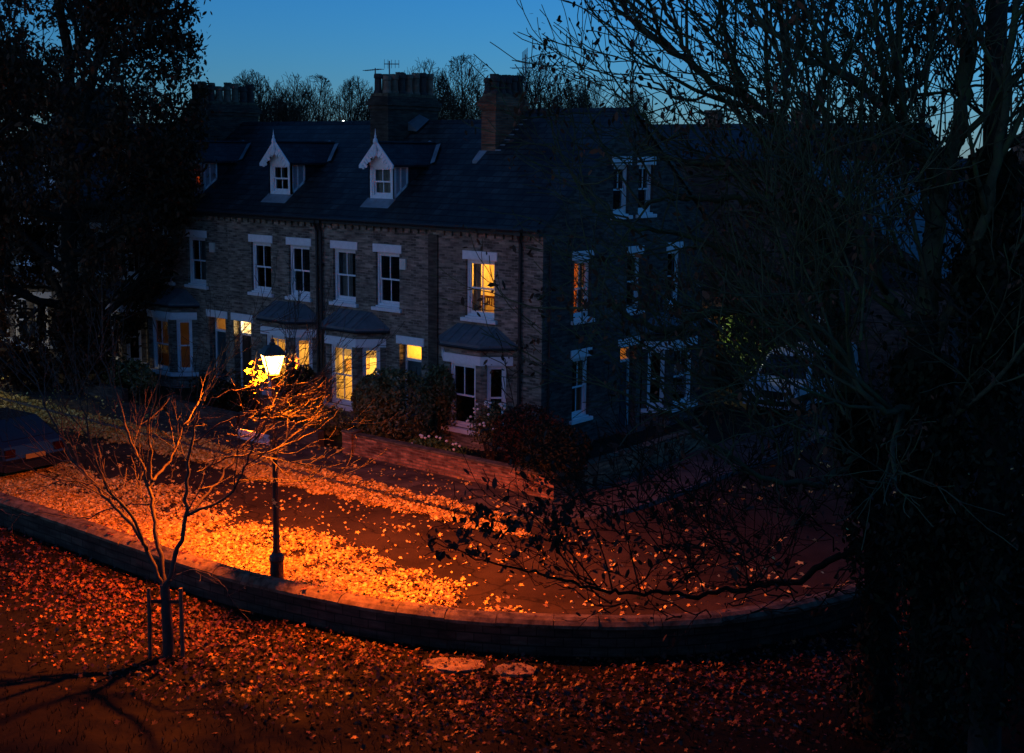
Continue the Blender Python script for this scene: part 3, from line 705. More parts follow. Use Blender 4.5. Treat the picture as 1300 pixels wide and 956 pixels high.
# line of the curved stone wall (its lawn-side face)
WL = [(-45, -13.2), (-30, -13.05), (-12, -12.95), (-3, -12.9), (0, -12.9), (2, -12.86), (3.6, -12.66), (5.2, -12.36), (6.6, -11.9), (7.8, -11.3), (8.9, -10.55), (9.9, -9.7), (10.7, -8.75), (11.3, -7.7), (11.75, -6.5), (12.1, -5), (12.5, -2), (12.8, 3), (13.0, 12), (13, 30)]
def smooth_line(pts, it=3):
    pts = [V3((x, y, 0)) for x, y in pts]
    for _ in range(it):
        o = [pts[0]]
        for a, b in zip(pts, pts[1:]): o += [a.lerp(b, .25), a.lerp(b, .75)]
        pts = o + [pts[-1]]
    return pts
WP = smooth_line(WL, 3)
WN = []
for i in range(len(WP)):
    d = (WP[min(i + 1, len(WP) - 1)] - WP[max(i - 1, 0)]).normalized(); WN.append(V3((-d.y, d.x, 0)))   # towards the road
cum = [0]
for a, b in zip(WP, WP[1:]): cum.append(cum[-1] + (b - a).length)
def wp_at(s):
    i = max(0, min(len(cum) - 2, int(np.searchsorted(cum, s)) - 1)); t = (s - cum[i]) / (cum[i + 1] - cum[i])
    return WP[i].lerp(WP[i + 1], t), WN[i].lerp(WN[i + 1], t).normalized()
WPa = np.array([(p.x, p.y) for p in WP]); WNa = np.array([(n.x, n.y) for n in WN])
def wall_dist(x, y):
    """signed distance to the wall's lawn face, positive on the road side"""
    P = np.stack([np.atleast_1d(x), np.atleast_1d(y)], 1); out = np.empty(len(P))
    for s in range(0, len(P), 20000):
        d = P[s:s + 20000, None, :] - WPa[None]; k = (d ** 2).sum(2).argmin(1)
        dd = d[np.arange(len(k)), k]; out[s:s + 20000] = (dd * WNa[k]).sum(1)
    return out
wall_t = thing('stone_wall', (3.6, -12.7, 0), 'low curved wall of dark stone with a pale rounded coping between lawn and road', 'wall')
q = MB(); L = cum[-1]; n = int(L / .3); rings = []
for i in range(n + 1):
    p, nn = wp_at(L * i / n); k = len(q.v)
    q.v += [tuple(p + nn * .02 + V3((0, 0, -.3))), tuple(p + nn * .03 + V3((0, 0, .52))), tuple(p + nn * .32 + V3((0, 0, .52))), tuple(p + nn * .33 + V3((0, 0, -.3)))]
    if i: q.f += [(k - 4 + j, k + j, k + (j + 1) % 4, k - 4 + (j + 1) % 4) for j in range(4)]
q.build('wall_body', M['stonewall'], wall_t)
q = MB(); s = 0; i = 0
prof = [(-.035, .50), (-.04, .56), (.02, .62), (.10, .655), (.25, .655), (.33, .62), (.385, .56), (.38, .50)]
while s < L - 1:
    ln = random.uniform(.75, 1.15); e = min(s + ln - .014, L); jz = random.uniform(-.008, .008); jn = random.uniform(-.008, .008)
    k0 = len(q.v)
    for t in (0, .5, 1):
        p, nn = wp_at(s + (e - s) * t)
        for (a, z) in prof: q.v.append(tuple(p + nn * (a + jn) + V3((0, 0, z + jz))))
    m_ = len(prof)
    for r in range(2):
        for j in range(m_): a = k0 + r * m_ + j; b = k0 + r * m_ + (j + 1) % m_; q.f.append((a, b, b + m_, a + m_))
    q.f.append(tuple(k0 + j for j in range(m_))); q.f.append(tuple(k0 + 2 * m_ + j for j in range(m_))[::-1])
    s += ln
q.build('coping', M['coping'], wall_t)
# road: from the wall to the north kerb, turning up the side street
KN = smooth_line([(-60, -5.55), (-10, -5.5), (1.2, -5.35), (3.2, -5.0), (4.3, -4.2), (4.8, -3.0), (4.9, 0), (4.9, 10), (4.9, 60)], 2)
road = [tuple(p + V3((0, 0, -.05))) for p in KN] + [(13.2, 60, -.05), (13.2, 30, -.05)] + [tuple(WP[i] + WN[i] * .2 + V3((0, 0, -.05))) for i in range(len(WP) - 1, -1, -1)] + [(-60, -13, -.05)]
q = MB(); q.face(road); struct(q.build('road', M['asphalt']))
q = MB()
for i in range(len(KN) - 1):
    a, b = KN[i], KN[i + 1]; d = (b - a).normalized(); nn = V3((-d.y, d.x, 0)); Ls = (b - a).length; m_ = max(1, int(Ls / .9))
    for j in range(m_):
        p = a.lerp(b, j / m_); r = a.lerp(b, (j + 1) / m_) - d * .012
        q.hexa([p + V3((0, 0, -.12)), r + V3((0, 0, -.12)), r + nn * .14 + V3((0, 0, -.12)), p + nn * .14 + V3((0, 0, -.12)), p + V3((0, 0, .065)), r + V3((0, 0, .065)), r + nn * .14 + V3((0, 0, .065)), p + nn * .14 + V3((0, 0, .065))])
struct(q.build('kerb', M['kerb']))
q = MB(); inner = [p + V3((-(KN[min(i + 1, len(KN) - 1)] - KN[max(i - 1, 0)]).normalized().y, (KN[min(i + 1, len(KN) - 1)] - KN[max(i - 1, 0)]).normalized().x, 0)) * .142 for i, p in enumerate(KN)]
q.face([tuple(p + V3((0, 0, .06))) for p in inner] + [(3.0, 60, .06), (3.0, -3.2, .06), (-60, -3.2, .06)]); struct(q.build('pavement', M['pave']))
q = MB(); q.box(-60, 3.0, -3.2, 0, -.1, .05); q.box(.001, 3.0, .001, 60, -.1, .049); struct(q.build('garden_ground', M['soil']))
# lawn with the grass bank that the camera stands above
def lawn_z(x, y):
    d = ((x - CAM.x) * -.6264 + (y - CAM.y) * .7795)
    t = max(0, min(1, (10.5 - d) / 10.5)); t = t * t * (3 - 2 * t)
    return .0 + 6.7 * t * (1 if d < 10.5 else 0) + .035 * math.sin(x * 1.7 + y) * math.sin(y * 1.3 - x * .4)
mask = {}
gx0, gx1, gy0, gy1 = -45, 42, -46, 40
lawn = MB(); nx, ny = 175, 173
xs = np.linspace(gx0, gx1, nx); ys = np.linspace(gy0, gy1, ny)
XX, YY = np.meshgrid(xs, ys); WD = wall_dist(XX.ravel(), YY.ravel()).reshape(XX.shape)
lv = []; okv = WD < .22
for j in range(ny):
    for i in range(nx): lv.append((xs[i], ys[j], lawn_z(xs[i], ys[j])))
lawn.v = lv
for j in range(ny - 1):
    for i in range(nx - 1):
        if okv[j, i] and okv[j, i + 1] and okv[j + 1, i] and okv[j + 1, i + 1]: a = j * nx + i; lawn.f.append((a, a + 1, a + nx + 1, a + nx))
# stitch the lawn up to the wall with a narrow verge strip
for i in range(len(WP) - 1):
    a, b = WP[i], WP[i + 1]
    lawn.face([a + WN[i] * .1 + V3((0, 0, -.004)), b + WN[i + 1] * .1 + V3((0, 0, -.004)), b - WN[i + 1] * .9 + V3((0, 0, -.02)), a - WN[i] * .9 + V3((0, 0, -.02))])
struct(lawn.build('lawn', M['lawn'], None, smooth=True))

# ------------------------------------------------------------------ leaves scattered on the ground
STAR = []
for k, r in enumerate((1, .45, .8, .42, .75, .25, .75, .42, .8, .45)):
    STAR.append((r * math.cos(2 * math.pi * k / 10), r * math.sin(2 * math.pi * k / 10)))
def leaf_mesh(name, P, size, mat, tilt=.35, tone=None, shape='star', Nrm=None, parent=None, droop=False):
    """one mesh of many separate leaves; P (n,3)"""
    n = len(P)
    if shape == 'star': tpl = np.array([(x, y, .12 * (x * x + y * y) * (1 if i % 2 else -.6)) for i, (x, y) in enumerate(STAR)])
    elif shape == 'oval': tpl = np.array([(1, 0, 0), (.35, .42, .06), (-.5, .38, .06), (-1, 0, 0), (-.5, -.38, .06), (.35, -.42, .06)])
    else: tpl = np.array([(1, 0, 0), (0, .5, .1), (-1, 0, 0), (0, -.5, .1)])
    k = len(tpl)
    yaw = RNG.uniform(0, 2 * np.pi, n); s = size * np.clip(RNG.lognormal(-.08, .33, n), .4, 1.7)
    if Nrm is None:
        tx = RNG.normal(0, tilt, n); ty = RNG.normal(0, tilt, n)
        nz = np.stack([tx, ty, np.ones(n)], 1)
    else: nz = Nrm + RNG.normal(0, tilt, (n, 3))
    nz /= np.linalg.norm(nz, axis=1)[:, None]
    a = np.stack([np.cos(yaw), np.sin(yaw), np.zeros(n)], 1)
    if Nrm is not None: a = RNG.normal(0, 1, (n, 3))
    if droop: a[:, 2] -= 1.6
    a -= nz * (a * nz).sum(1)[:, None]; a /= np.linalg.norm(a, axis=1)[:, None]
    b = np.cross(nz, a)
    V = P[:, None, :] + s[:, None, None] * (tpl[None, :, 0:1] * a[:, None] + tpl[None, :, 1:2] * b[:, None] + tpl[None, :, 2:3] * nz[:, None])
    V = V.reshape(-1, 3)
    if Nrm is None: pass
    org = parent_origin(parent); V = V - np.array(org)
    me = bpy.data.meshes.new(name)
    me.vertices.add(n * k); me.vertices.foreach_set('co', V.astype(np.float32).ravel())
    me.loops.add(n * k); me.loops.foreach_set('vertex_index', np.arange(n * k, dtype=np.int32))
    me.polygons.add(n); me.polygons.foreach_set('loop_start', np.arange(0, n * k, k, dtype=np.int32))
    try: me.polygons.foreach_set('loop_total', np.full(n, k, dtype=np.int32))
    except Exception: pass
    at_ = me.attributes.new('tone', 'FLOAT', 'POINT')
    if tone is None: tone = RNG.uniform(0, 1, n)
    at_.data.foreach_set('value', np.repeat(tone, k).astype(np.float32))
    me.materials.append(mat); me.update(calc_edges=True); me.validate()
    o = bpy.data.objects.new(name, me); COL.objects.link(o)
    if parent is not None: o.parent = parent
    return o
def blotch(x, y, sc, seed):
    r = np.random.default_rng(seed); out = np.zeros_like(x)
    for i in range(14):
        a = r.uniform(0, 2 * np.pi); f = sc * r.uniform(.5, 2.2); ph = r.uniform(0, 6.3)
        out += np.sin((x * math.cos(a) + y * math.sin(a)) * f + ph)
    return out / 14 ** .5
# road leaves
n = 480000
x = RNG.uniform(-32, 12.5, n); y = RNG.uniform(-12.8, -3.0, n)
wd = wall_dist(x, y)
bl = blotch(x, y, 1.3, 3); bl2 = blotch(x, y, 4, 4)
edge = -8.85 + .35 * bl + .12 * bl2
dens = np.where(y < edge, 1.0, .014 + .028 * (bl2 > 1.1))
fade = np.clip((8.3 - x) / 3.5, 0, 1); edge_r = wd < (.34 + .75 * np.clip(1.3 + .5 * bl2, .3, 2) * (1 - fade * .0))
Wd = np.interp(x, [-30, 2.5, 4.5, 6.2, 8, 12], [9, 4.2, 3.3, 1.9, .95, .7]) + .28 * bl + .22 * bl2      # drift width by the wall
drift = 1 / (1 + np.exp((wd - Wd) / .17)); dens = np.where(y < edge + .3, np.maximum(drift * np.where(y < edge, 1, .2), (.011 + .04 * np.clip(bl2, 0, 2) * (wd < Wd + 2.0)) * np.clip(1.6 - x / 7, .25, 1)), dens)
dens *= np.where((x < -7.5) & (y < edge), np.clip(1 - (-7.5 - x) / 12, .3, 1), 1)
dens = np.where((y < edge) & (y > edge - 1.2), dens * (.45 + .25 * bl2).clip(.12, 1), dens)
gut = (y < -5.5) & (y > -6.25 - .12 * bl2 + .09 * np.clip(x, -2, 5)) & (x < 4)
dens = np.where(gut, .75, dens); dens = np.where((y > -5.5) & (y < -5.05 - .1 * bl2) & (x < 3), .5, dens)
keep = (RNG.uniform(0, 1, n) < dens) & (wd > .42) & ~((x > 4.4) & (y > -4.4)) 
x, y = x[keep], y[keep]; n = len(x)
z = np.where((y > -5.5) & (x < 3.4), .07, -.04) + RNG.uniform(0, .05, n)
P = np.stack([x, y, z], 1)
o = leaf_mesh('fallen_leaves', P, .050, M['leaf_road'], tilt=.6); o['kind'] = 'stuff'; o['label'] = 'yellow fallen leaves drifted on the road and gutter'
# leaves on the side street
n = 2600; x = RNG.uniform(4.9, 13, n); y = RNG.uniform(-5, 22, n); k = (wall_dist(x, y) > .4) & (RNG.uniform(0, 1, n) < np.where(wall_dist(x, y) < 1.5, 1, .25)); x, y = x[k], y[k]
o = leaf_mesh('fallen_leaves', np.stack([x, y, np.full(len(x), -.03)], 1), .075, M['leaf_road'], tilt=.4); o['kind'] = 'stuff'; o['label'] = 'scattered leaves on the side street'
# a few leaves lying on the coping
n = 900; sidx = RNG.uniform(cum[8], cum[-1] - 2, n); pts = []
for s_ in sidx:
    if random.random() < .3 or 34 < s_ < 50:
        p, nn = wp_at(s_); pts.append(tuple(p + nn * random.uniform(.02, .34) + V3((0, 0, .665))))
o = leaf_mesh('fallen_leaves', np.array(pts), .06, M['leaf_lawn'], tilt=.2); o['kind'] = 'stuff'; o['label'] = 'few leaves lying on the wall coping'
# lawn leaves
n = 300000
x = RNG.uniform(-16, 19, n); y = RNG.uniform(-21, -3, n); wd = wall_dist(x, y)
bl = blotch(x, y, 1.1, 8)
p_ = np.where(wd > -.35, .35, .62 + .22 * bl)
far = np.clip(1.4 - np.abs(wd + .3) / 2.6, .015, 1) * np.clip(1.5 - np.hypot(x - 4.5, y + 12) / 10, .1, 1)  # litter thins with distance, standing in for the light dying away
keep = (wd < -.03) & (wd > -8) & (RNG.uniform(0, 1, n) < p_ * far)
x, y = x[keep], y[keep]; z = np.array([lawn_z(a, b) for a, b in zip(x, y)]) + RNG.uniform(.0, .07, len(x))
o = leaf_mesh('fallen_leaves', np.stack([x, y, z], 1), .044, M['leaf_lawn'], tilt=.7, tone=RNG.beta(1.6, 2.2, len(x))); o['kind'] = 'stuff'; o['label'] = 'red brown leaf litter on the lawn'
# grass tufts
n = 30000; x = RNG.uniform(-10, 18, n); y = RNG.uniform(-21, -4, n); wd = wall_dist(x, y); k = (wd < -.02) & (wd > -7); x, y = x[k], y[k]
z = np.array([lawn_z(a, b) for a, b in zip(x, y)]); q = MB()
vv = np.stack([x, y, z], 1); a = RNG.uniform(0, 6.28, len(x)); hgt = RNG.uniform(.04, .13, len(x))
d = np.stack([np.cos(a), np.sin(a), np.zeros(len(x))], 1) * .008; lean = np.stack([RNG.normal(0, .03, len(x)), RNG.normal(0, .03, len(x)), hgt], 1)
T = np.stack([vv - d, vv + d, vv + lean], 1).reshape(-1, 3)
q.v = [tuple(t) for t in T]; q.f = [(3 * i, 3 * i + 1, 3 * i + 2) for i in range(len(x))]
o = q.build('grass', M['lawn']); o['kind'] = 'stuff'; o['label'] = 'short grass between the leaves'
# pale flat stones by the wall
for i, (cx, cy, a, b, lab) in enumerate(((7.55, -12.15, .55, .3, 'larger pale flat stone slab in the leaves at the foot of the wall'), (8.45, -11.65, .38, .24, 'smaller pale flat stone slab right of the larger one'))):
    q = MB(); ring = []
    for k in range(9):
        t = k / 9 * 2 * math.pi; r = random.uniform(.85, 1.12); ring.append((cx + (a * math.cos(t) * .82 + b * math.sin(t) * -.5) * r, cy + (a * math.cos(t) * .57 + b * math.sin(t) * .8) * r, -.02))
    q.prism(ring, (0, 0, .06)); tag(q.build('flat_stone', M['flatstone'], None, bevel=.02), lab, 'stone', 'flat stones on the lawn')

# ------------------------------------------------------------------ garden brick wall with stone top
gw = thing('garden_wall', (-.6, -3.3, 0), 'low red brick garden wall lit orange in front of the corner house', 'wall')
q = MB()
q.box(-4.2, 2.75, -3.32, -3.09, 0, .60); q.box(-4.35, -3.98, -3.38, -3.02, 0, .66); q.box(2.70, 2.97, -3.34, 4.0, 0, .62)
q.build('brickwork', M['redwall'], gw)
q = MB(); q.box(-3.97, 2.69, -3.35, -3.06, .603, .66); q.box(2.68, 2.99, -3.36, 4.0, .623, .68); q.box(-4.38, -3.95, -3.41, -2.99, .662, .72); q.build('coping', M['coping'], gw, bevel=.02)
for i, (x0, x1, lab) in enumerate(((-8.7, -5.4, 'low dark garden wall under the shrubs, left of the red brick wall'), (-12.3, -9.0, 'low garden wall directly behind the lamp column'), (-17.9, -14.9, 'low garden wall in front of the dim fanlight house'), (-22.5, -19.2, 'low garden wall by the copper tree trunk'))):
    q = MB(); q.box(x0, x1, -3.32, -3.09, 0, .5); q.box(x0 - .1, x0 + .2, -3.36, -3.05, 0, .62)
    tag(q.build('garden_wall', M['buff_dark']), lab, 'wall')

# ------------------------------------------------------------------ street lamp
def lantern(t, c, hot=True, core=30, col=(1, .42, .08)):
    cx, cy, cz = c   # cz = bottom of the lantern
    zb, zt = .0, .38; rb, rt = .13, .27
    F_ = MB()
    ring = lambda r, z: [V3((cx + r * math.cos(k * math.pi / 2 + .30), cy + r * math.sin(k * math.pi / 2 + .30), cz + z)) for k in range(4)]
    A, B = ring(rb, zb), ring(rt, zt)
    for k in range(4):
        F_.tube([A[k], B[k]], .013, 5); F_.tube([A[k], A[(k + 1) % 4]], .014, 5); F_.tube([B[k], B[(k + 1) % 4]], .018, 5)
    F_.lathe([(.04, -.12), (.05, -.06), (.11, -.02), (.13, .0)], (cx, cy, cz), 8)
    F_.build('lantern_frame', M['iron'], t)
    H = MB(); C0, C1, C2 = ring(rt + .045, zt + .0), ring(rt * .62, zt + .13), ring(.05, zt + .17)
    for k in range(4):
        j = (k + 1) % 4
        H.face([C0[k], C0[j], C1[j], C1[k]]); H.face([C1[k], C1[j], C2[j], C2[k]])
    H.face(C0)
    H.lathe([(.05, .16), (.06, .19), (.035, .22), (.04, .25), (.012, .28), (.004, .34)], (cx, cy, cz + zt), 8)
    H.build('lantern_roof', M['iron_lit'], t)
    G = MB()
    mt, nt, b = new_mat('glowing_pane')
    tr = N(nt, 'ShaderNodeBsdfTransparent'); em = N(nt, 'ShaderNodeEmission'); em.inputs[0].default_value = (1, .55, .16, 1); em.inputs[1].default_value = core * .04
    ad = N(nt, 'ShaderNodeAddShader'); nt.links.new(tr.outputs[0], ad.inputs[0]); nt.links.new(em.outputs[0], ad.inputs[1]); nt.links.new(ad.outputs[0], nt.nodes['Material Output'].inputs[0])
    for k in range(4):
        j = (k + 1) % 4; G.face([A[k], A[j], B[j] - V3((0, 0, .004)), B[k] - V3((0, 0, .004))])
    G.build('lantern_glass', mt, t)
    L_ = MB(); L_.lathe([(.02, 0), (.05, .04), (.055, .14), (.03, .18)], (cx, cy, cz + .12), 10)
    L_.build('lamp_bulb', emit('bulb_glow', (1, .5, .12), core), t)
def lamp_post(loc, label, zl, col, power, core, spot=165):
    t = thing('street_lamp', loc, label, 'street lamp', 'street lamps')
    x, y, z0 = loc
    q = MB(); q.lathe([(.16, -.05), (.16, .08), (.13, .12), (.125, .86), (.145, .90), (.13, .97), (.075, 1.03)], (x, y, z0), 14); q.build('base', M['iron'], t, smooth=False)
    q = MB(); q.lathe([(.068, 1.0), (.062, 1.3), (.075, 1.33), (.058, 1.38), (.045, 3.3), (.065, 3.34), (.062, 3.40), (.04, 3.46), (.036, zl - .1)], (x, y, z0), 12); q.build('column', M['iron'], t)
    q = MB(); q.tube([V3((x, y, z0 + 3.52)) - V3((.32, .2, 0)), V3((x, y, z0 + 3.52)) + V3((.32, .2, 0))], .018, 6)
    for s_ in (-1, 1): q.lathe([(.012, -.03), (.03, -.01), (.03, .01), (.012, .03)], (x + s_ * .32, y + s_ * .2, z0 + 3.52), 8)
    q.build('ladder_bar', M['iron'], t)
    lantern(t, (x, y, z0 + zl), core=core, col=col)
    ld = bpy.data.lights.new('lamp_light', 'SPOT'); ld.energy = power; ld.color = col; ld.spot_size = R(spot); ld.spot_blend = .7; ld.shadow_soft_size = .07
    lo = bpy.data.objects.new('lamp_light', ld); COL.objects.link(lo); lo.location = (0, 0, zl + .32); lo.parent = t
    return t
LX, LY = 3.1, -12.1
lamp = lamp_post((LX, LY, -.05), 'lit cast-iron street lamp with a glowing orange lantern behind the stone wall', 4.40, (1, .145, .002), 19500, 150, 160)
# street name sign on the lamp column's neighbour post: a white plate on a short post behind the lamp
sg = thing('street_sign', (2.52, -12.1, 3.1), 'small white street name plate bracketed to the lamp column behind the lit twigs', 'sign')
q = MB(); q.box(2.05, 2.97, -12.112, -12.094, 3.0, 3.19); q.build('sign_plate', M['sign'], sg, bevel=.004)
q = MB(); q.box(2.96, 3.06, -12.12, -12.085, 3.03, 3.07); q.box(2.96, 3.06, -12.12, -12.085, 3.13, 3.17); q.build('bracket', M['iron'], sg)
q = MB()
for i in range(13):
    if i in (6,): continue
    a = 2.12 + i * .06; q.box(a, a + .03 + .008 * (i % 3), -12.1145, -12.1125, 3.055, 3.125 + .01 * (i % 2))
q.build('sign_lettering', M['signink'], sg)

# a second lamp out of sight to the left (its pale light falls on the far bay), and one up the side street
lamp_post((-24.0, -7.0, -.05), 'pale street lamp at the far left beyond the copper tree', 4.6, (1, .80, .38), 1300, 12)
lamp_post((-2.0, 10.9, 0), 'pale lamp beside the yard behind the corner house', 3.4, (.95, .9, .45), 520, 6)

# ------------------------------------------------------------------ trees
def rot_about(v, ang, az):
    a = v.orthogonal().normalized(); b = v.cross(a)
    return (v * math.cos(ang) + (a * math.cos(az) + b * math.sin(az)) * math.sin(ang)).normalized()
class Tree:
    def __init__(s, seed): s.r = random.Random(seed); s.br = []; s.tips = []
    def grow(s, p, d, L, r, lvl, P):
        n = P['seg'][lvl]; pts = [p.copy()]; rad = [r]; d = d.normalized(); dirs = [d]
        for i in range(n):
            j = P['wob'][lvl]
            d = (d + V3((s.r.gauss(0, j), s.r.gauss(0, j), s.r.gauss(0, j) + P['up'][lvl]))).normalized()
            p = p + d * (L / n); pts.append(p.copy()); rad.append(max(P['rmin'], r * (1 - (1 - P['taper']) * (i + 1) / n))); dirs.append(d)
        s.br.append((lvl, pts, rad))
        s.kids(pts, rad, dirs, L, lvl, P)
    def fit(s, q, d, l, P):
        e = P.get('env')
        if not e: return l
        c, rx, rz = e; o = q - c; a = V3((o.x / rx, o.y / rx, o.z / rz)); b = V3((d.x / rx, d.y / rx, d.z / rz))
        A, B, C_ = b.dot(b), 2 * a.dot(b), a.dot(a) - 1; D = B * B - 4 * A * C_
        if D <= 0: return l * .25 if C_ > 0 else l
        t = (-B + math.sqrt(D)) / (2 * A)
        return max(0, min(l, t * s.r.uniform(.85, 1.05)))
    def kids(s, pts, rad, dirs, L, lvl, P, start=None):
        if lvl + 1 >= P['levels']:
            for q in pts[1:]: s.tips.append(q)
            return
        k = P['kids'][lvl]; n = len(pts) - 1; st = P['start'][lvl] if start is None else start
        az = s.r.uniform(0, 6.28)
        for c in range(k):
            t = st + (1 - st) * (c + s.r.uniform(.2, .8)) / k; f = t * n; i = min(int(f), n - 1); q = pts[i].lerp(pts[i + 1], f - i)
            az += 2.4 + s.r.uniform(-.5, .5)
            ang = P['ang'][lvl] * s.r.uniform(.65, 1.25); dd = rot_about(dirs[min(i + 1, n)], ang, az)
            l = s.fit(q, dd, P['len'][lvl + 1] * s.r.uniform(.65, 1.2) * (1.15 - .5 * t), P)
            if l < .12: continue
            rr = min(rad[min(i + 1, n)] * .75, P['rad'][lvl + 1]) * s.r.uniform(.8, 1.1)
            s.grow(q, dd, l, max(P['rmin'], rr), lvl + 1, P)
        if P.get('leader', True):
            l = s.fit(pts[-1], dirs[-1], P['len'][lvl + 1] * s.r.uniform(.8, 1.1), P)
            if l > .12: s.grow(pts[-1], dirs[-1], l, rad[-1], lvl + 1, P)
    def path(s, pts, r0, r1, lvl, P=None, kid=True, start=.15, sub=3, wig=.0):
        """a hand-placed limb, smoothed, that sprouts children"""
        pts = [V3(p) for p in pts]
        for _ in range(2):
            o = [pts[0]]
            for a, b in zip(pts, pts[1:]): o += [a.lerp(b, .25), a.lerp(b, .75)]
            pts = o + [pts[-1]]
        if wig: pts = [pts[0]] + [p + V3((s.r.gauss(0, wig), s.r.gauss(0, wig), s.r.gauss(0, wig))) for p in pts[1:]]
        n = len(pts) - 1; rad = [r0 + (r1 - r0) * i / n for i in range(n + 1)]
        dirs = [(pts[min(i + 1, n)] - pts[max(i - 1, 0)]).normalized() for i in range(n + 1)]
        s.br.append((0, pts, rad))
        if kid and P: s.kids(pts, rad, dirs, 1, lvl, P, start=start)
    def meshes(s, t, mat, tm=None, split='branches', sides=(8, 6, 5, 4, 3, 3), trunk_first=True):
        tr = MB(); bm = MB()
        for i, (lvl, pts, rad) in enumerate(s.br):
            (tr if (i == 0 and trunk_first) else bm).tube(pts, rad, sides[min(lvl, 5)] if rad[0] < .15 else 9, cap=rad[0] > .03)
        if trunk_first: tr.build('trunk', tm or mat, t, smooth=True)
        bm.build('branches', mat, t, smooth=True)

# far bare trees beyond the roofs
PB = dict(env=(V3((0, 0, 13.5)), 5.2, 9.5), levels=5, seg=[7, 6, 5, 4, 3], wob=[.05, .09, .12, .14, .15], up=[.03, .07, .06, .03, .02], rmin=.030, taper=.45, kids=[8, 7, 6, 4], start=[.42, .15, .12, .12], ang=[.55, .6, .62, .65], len=[0, 15, 6.5, 3.2, 1.6], rad=[0, .2, .09, .05, .036])
tree_list = [(318, 88, 150), (345, 96, 170), (370, 92, 165), (402, 94, 150), (452, 96, 160), (478, 112, 170), (537, 74, 175), (590, 68, 150), (575, 118, 170), (688, 66, 150), (716, 90, 170), (752, 100, 160), (800, 112, 170), (272, 108, 165)]
looks = ['leftmost of the far bare trees, above the left chimney', 'thin bare tree right of the leftmost far one', 'narrow bare tree between two others beyond the ridge', 'spreading bare tree beyond the ridge, between the two left dormers', 'bare tree just left of the middle chimney', 'low bare crown directly behind the middle chimney', 'tall bare tree right of the middle chimney pots', 'tallest fan-shaped bare tree midway between the two right chimneys', 'low bare crown left of the tallest fan-shaped one', 'tall bare tree right of the aerial on the red chimney', 'bare tree low beside the tall one right of the aerial', 'bare tree beyond the gable ridge behind dead leaves', 'last far bare tree at the gable apex', 'far bare crown hidden beside the copper tree']
protos = []
for i in range(4):
    T = Tree(40 + i)
    T.grow(V3((0, 0, 0)), V3((T.r.uniform(-.04, .04), 0, 1)), 9.5, .34, 0, PB)
    protos.append(T)
pm = []
for i, (px_, py_, dep) in enumerate(tree_list):
    base = at(px_, 190, dep); base.z = 0
    topz = at(px_, py_, dep).z
    if i < 4:
        t = thing('bare_tree', (0, 0, 0), looks[i], 'tree', 'bare trees beyond the roofs'); protos[i].meshes(t, M['bark'])
        zmax = max(v.z for b in protos[i].br for v in b[1]); t['h'] = zmax; pm.append((t, zmax)); del t['h']
    else:
        src, zmax = pm[i % 4]
        t = src.copy(); COL.objects.link(t); t['label'] = looks[i]
        for ch in list(src.children):
            c = ch.copy(); COL.objects.link(c); c.parent = t
    t.location = base; t.rotation_euler = (0, 0, random.uniform(0, 6.28)); sc = topz / pm[i % 4][1]
    t.scale = (sc * random.uniform(.85, 1.0), sc * random.uniform(.85, 1.0), sc)

# copper-leaved street tree at the left
PC = dict(levels=5, seg=[5, 6, 5, 4, 3], wob=[.05, .12, .15, .18, .2], up=[.05, .04, .01, -.02, -.04], rmin=.012, taper=.5, kids=[17, 7, 6, 5], start=[.12, .2, .2, .2], ang=[1.15, .75, .75, .8], len=[0, 7.5, 3.6, 1.9, .9], rad=[0, .16, .07, .03, .016])
T = Tree(7); tb = at(92, 470, 44); tb.z = 0; PC['env'] = (tb + V3((-.3, 0, 10.2)), 5.0, 9.2)
t = thing('copper_leaved_tree', tb, 'big dark tree still full of copper leaves filling the upper left', 'tree')
T.grow(tb, V3((.04, 0, 1)), 11.5, .34, 0, PC)
T.meshes(t, M['bark'])
tips = np.array([tuple(p) for p in T.tips]); sub = tips[RNG.uniform(0, 1, len(tips)) < .55 + .4 * blotch(tips[:, 0] + tips[:, 2], tips[:, 1] - tips[:, 2], .9, 77)]
idx = RNG.integers(0, len(sub), 62000)
P = sub[idx] + RNG.normal(0, .2, (len(idx), 3)) * np.clip(RNG.lognormal(0, .5, (len(idx), 1)), 0, 1.3)
leaf_mesh('crown', P, .095, M['leaf_tree'], tilt=.9, Nrm=np.tile([0, 0, .4], (len(P), 1)), parent=t, shape='oval', droop=True)
print('copper tree tips', len(tips), tips.min(0), tips.max(0))

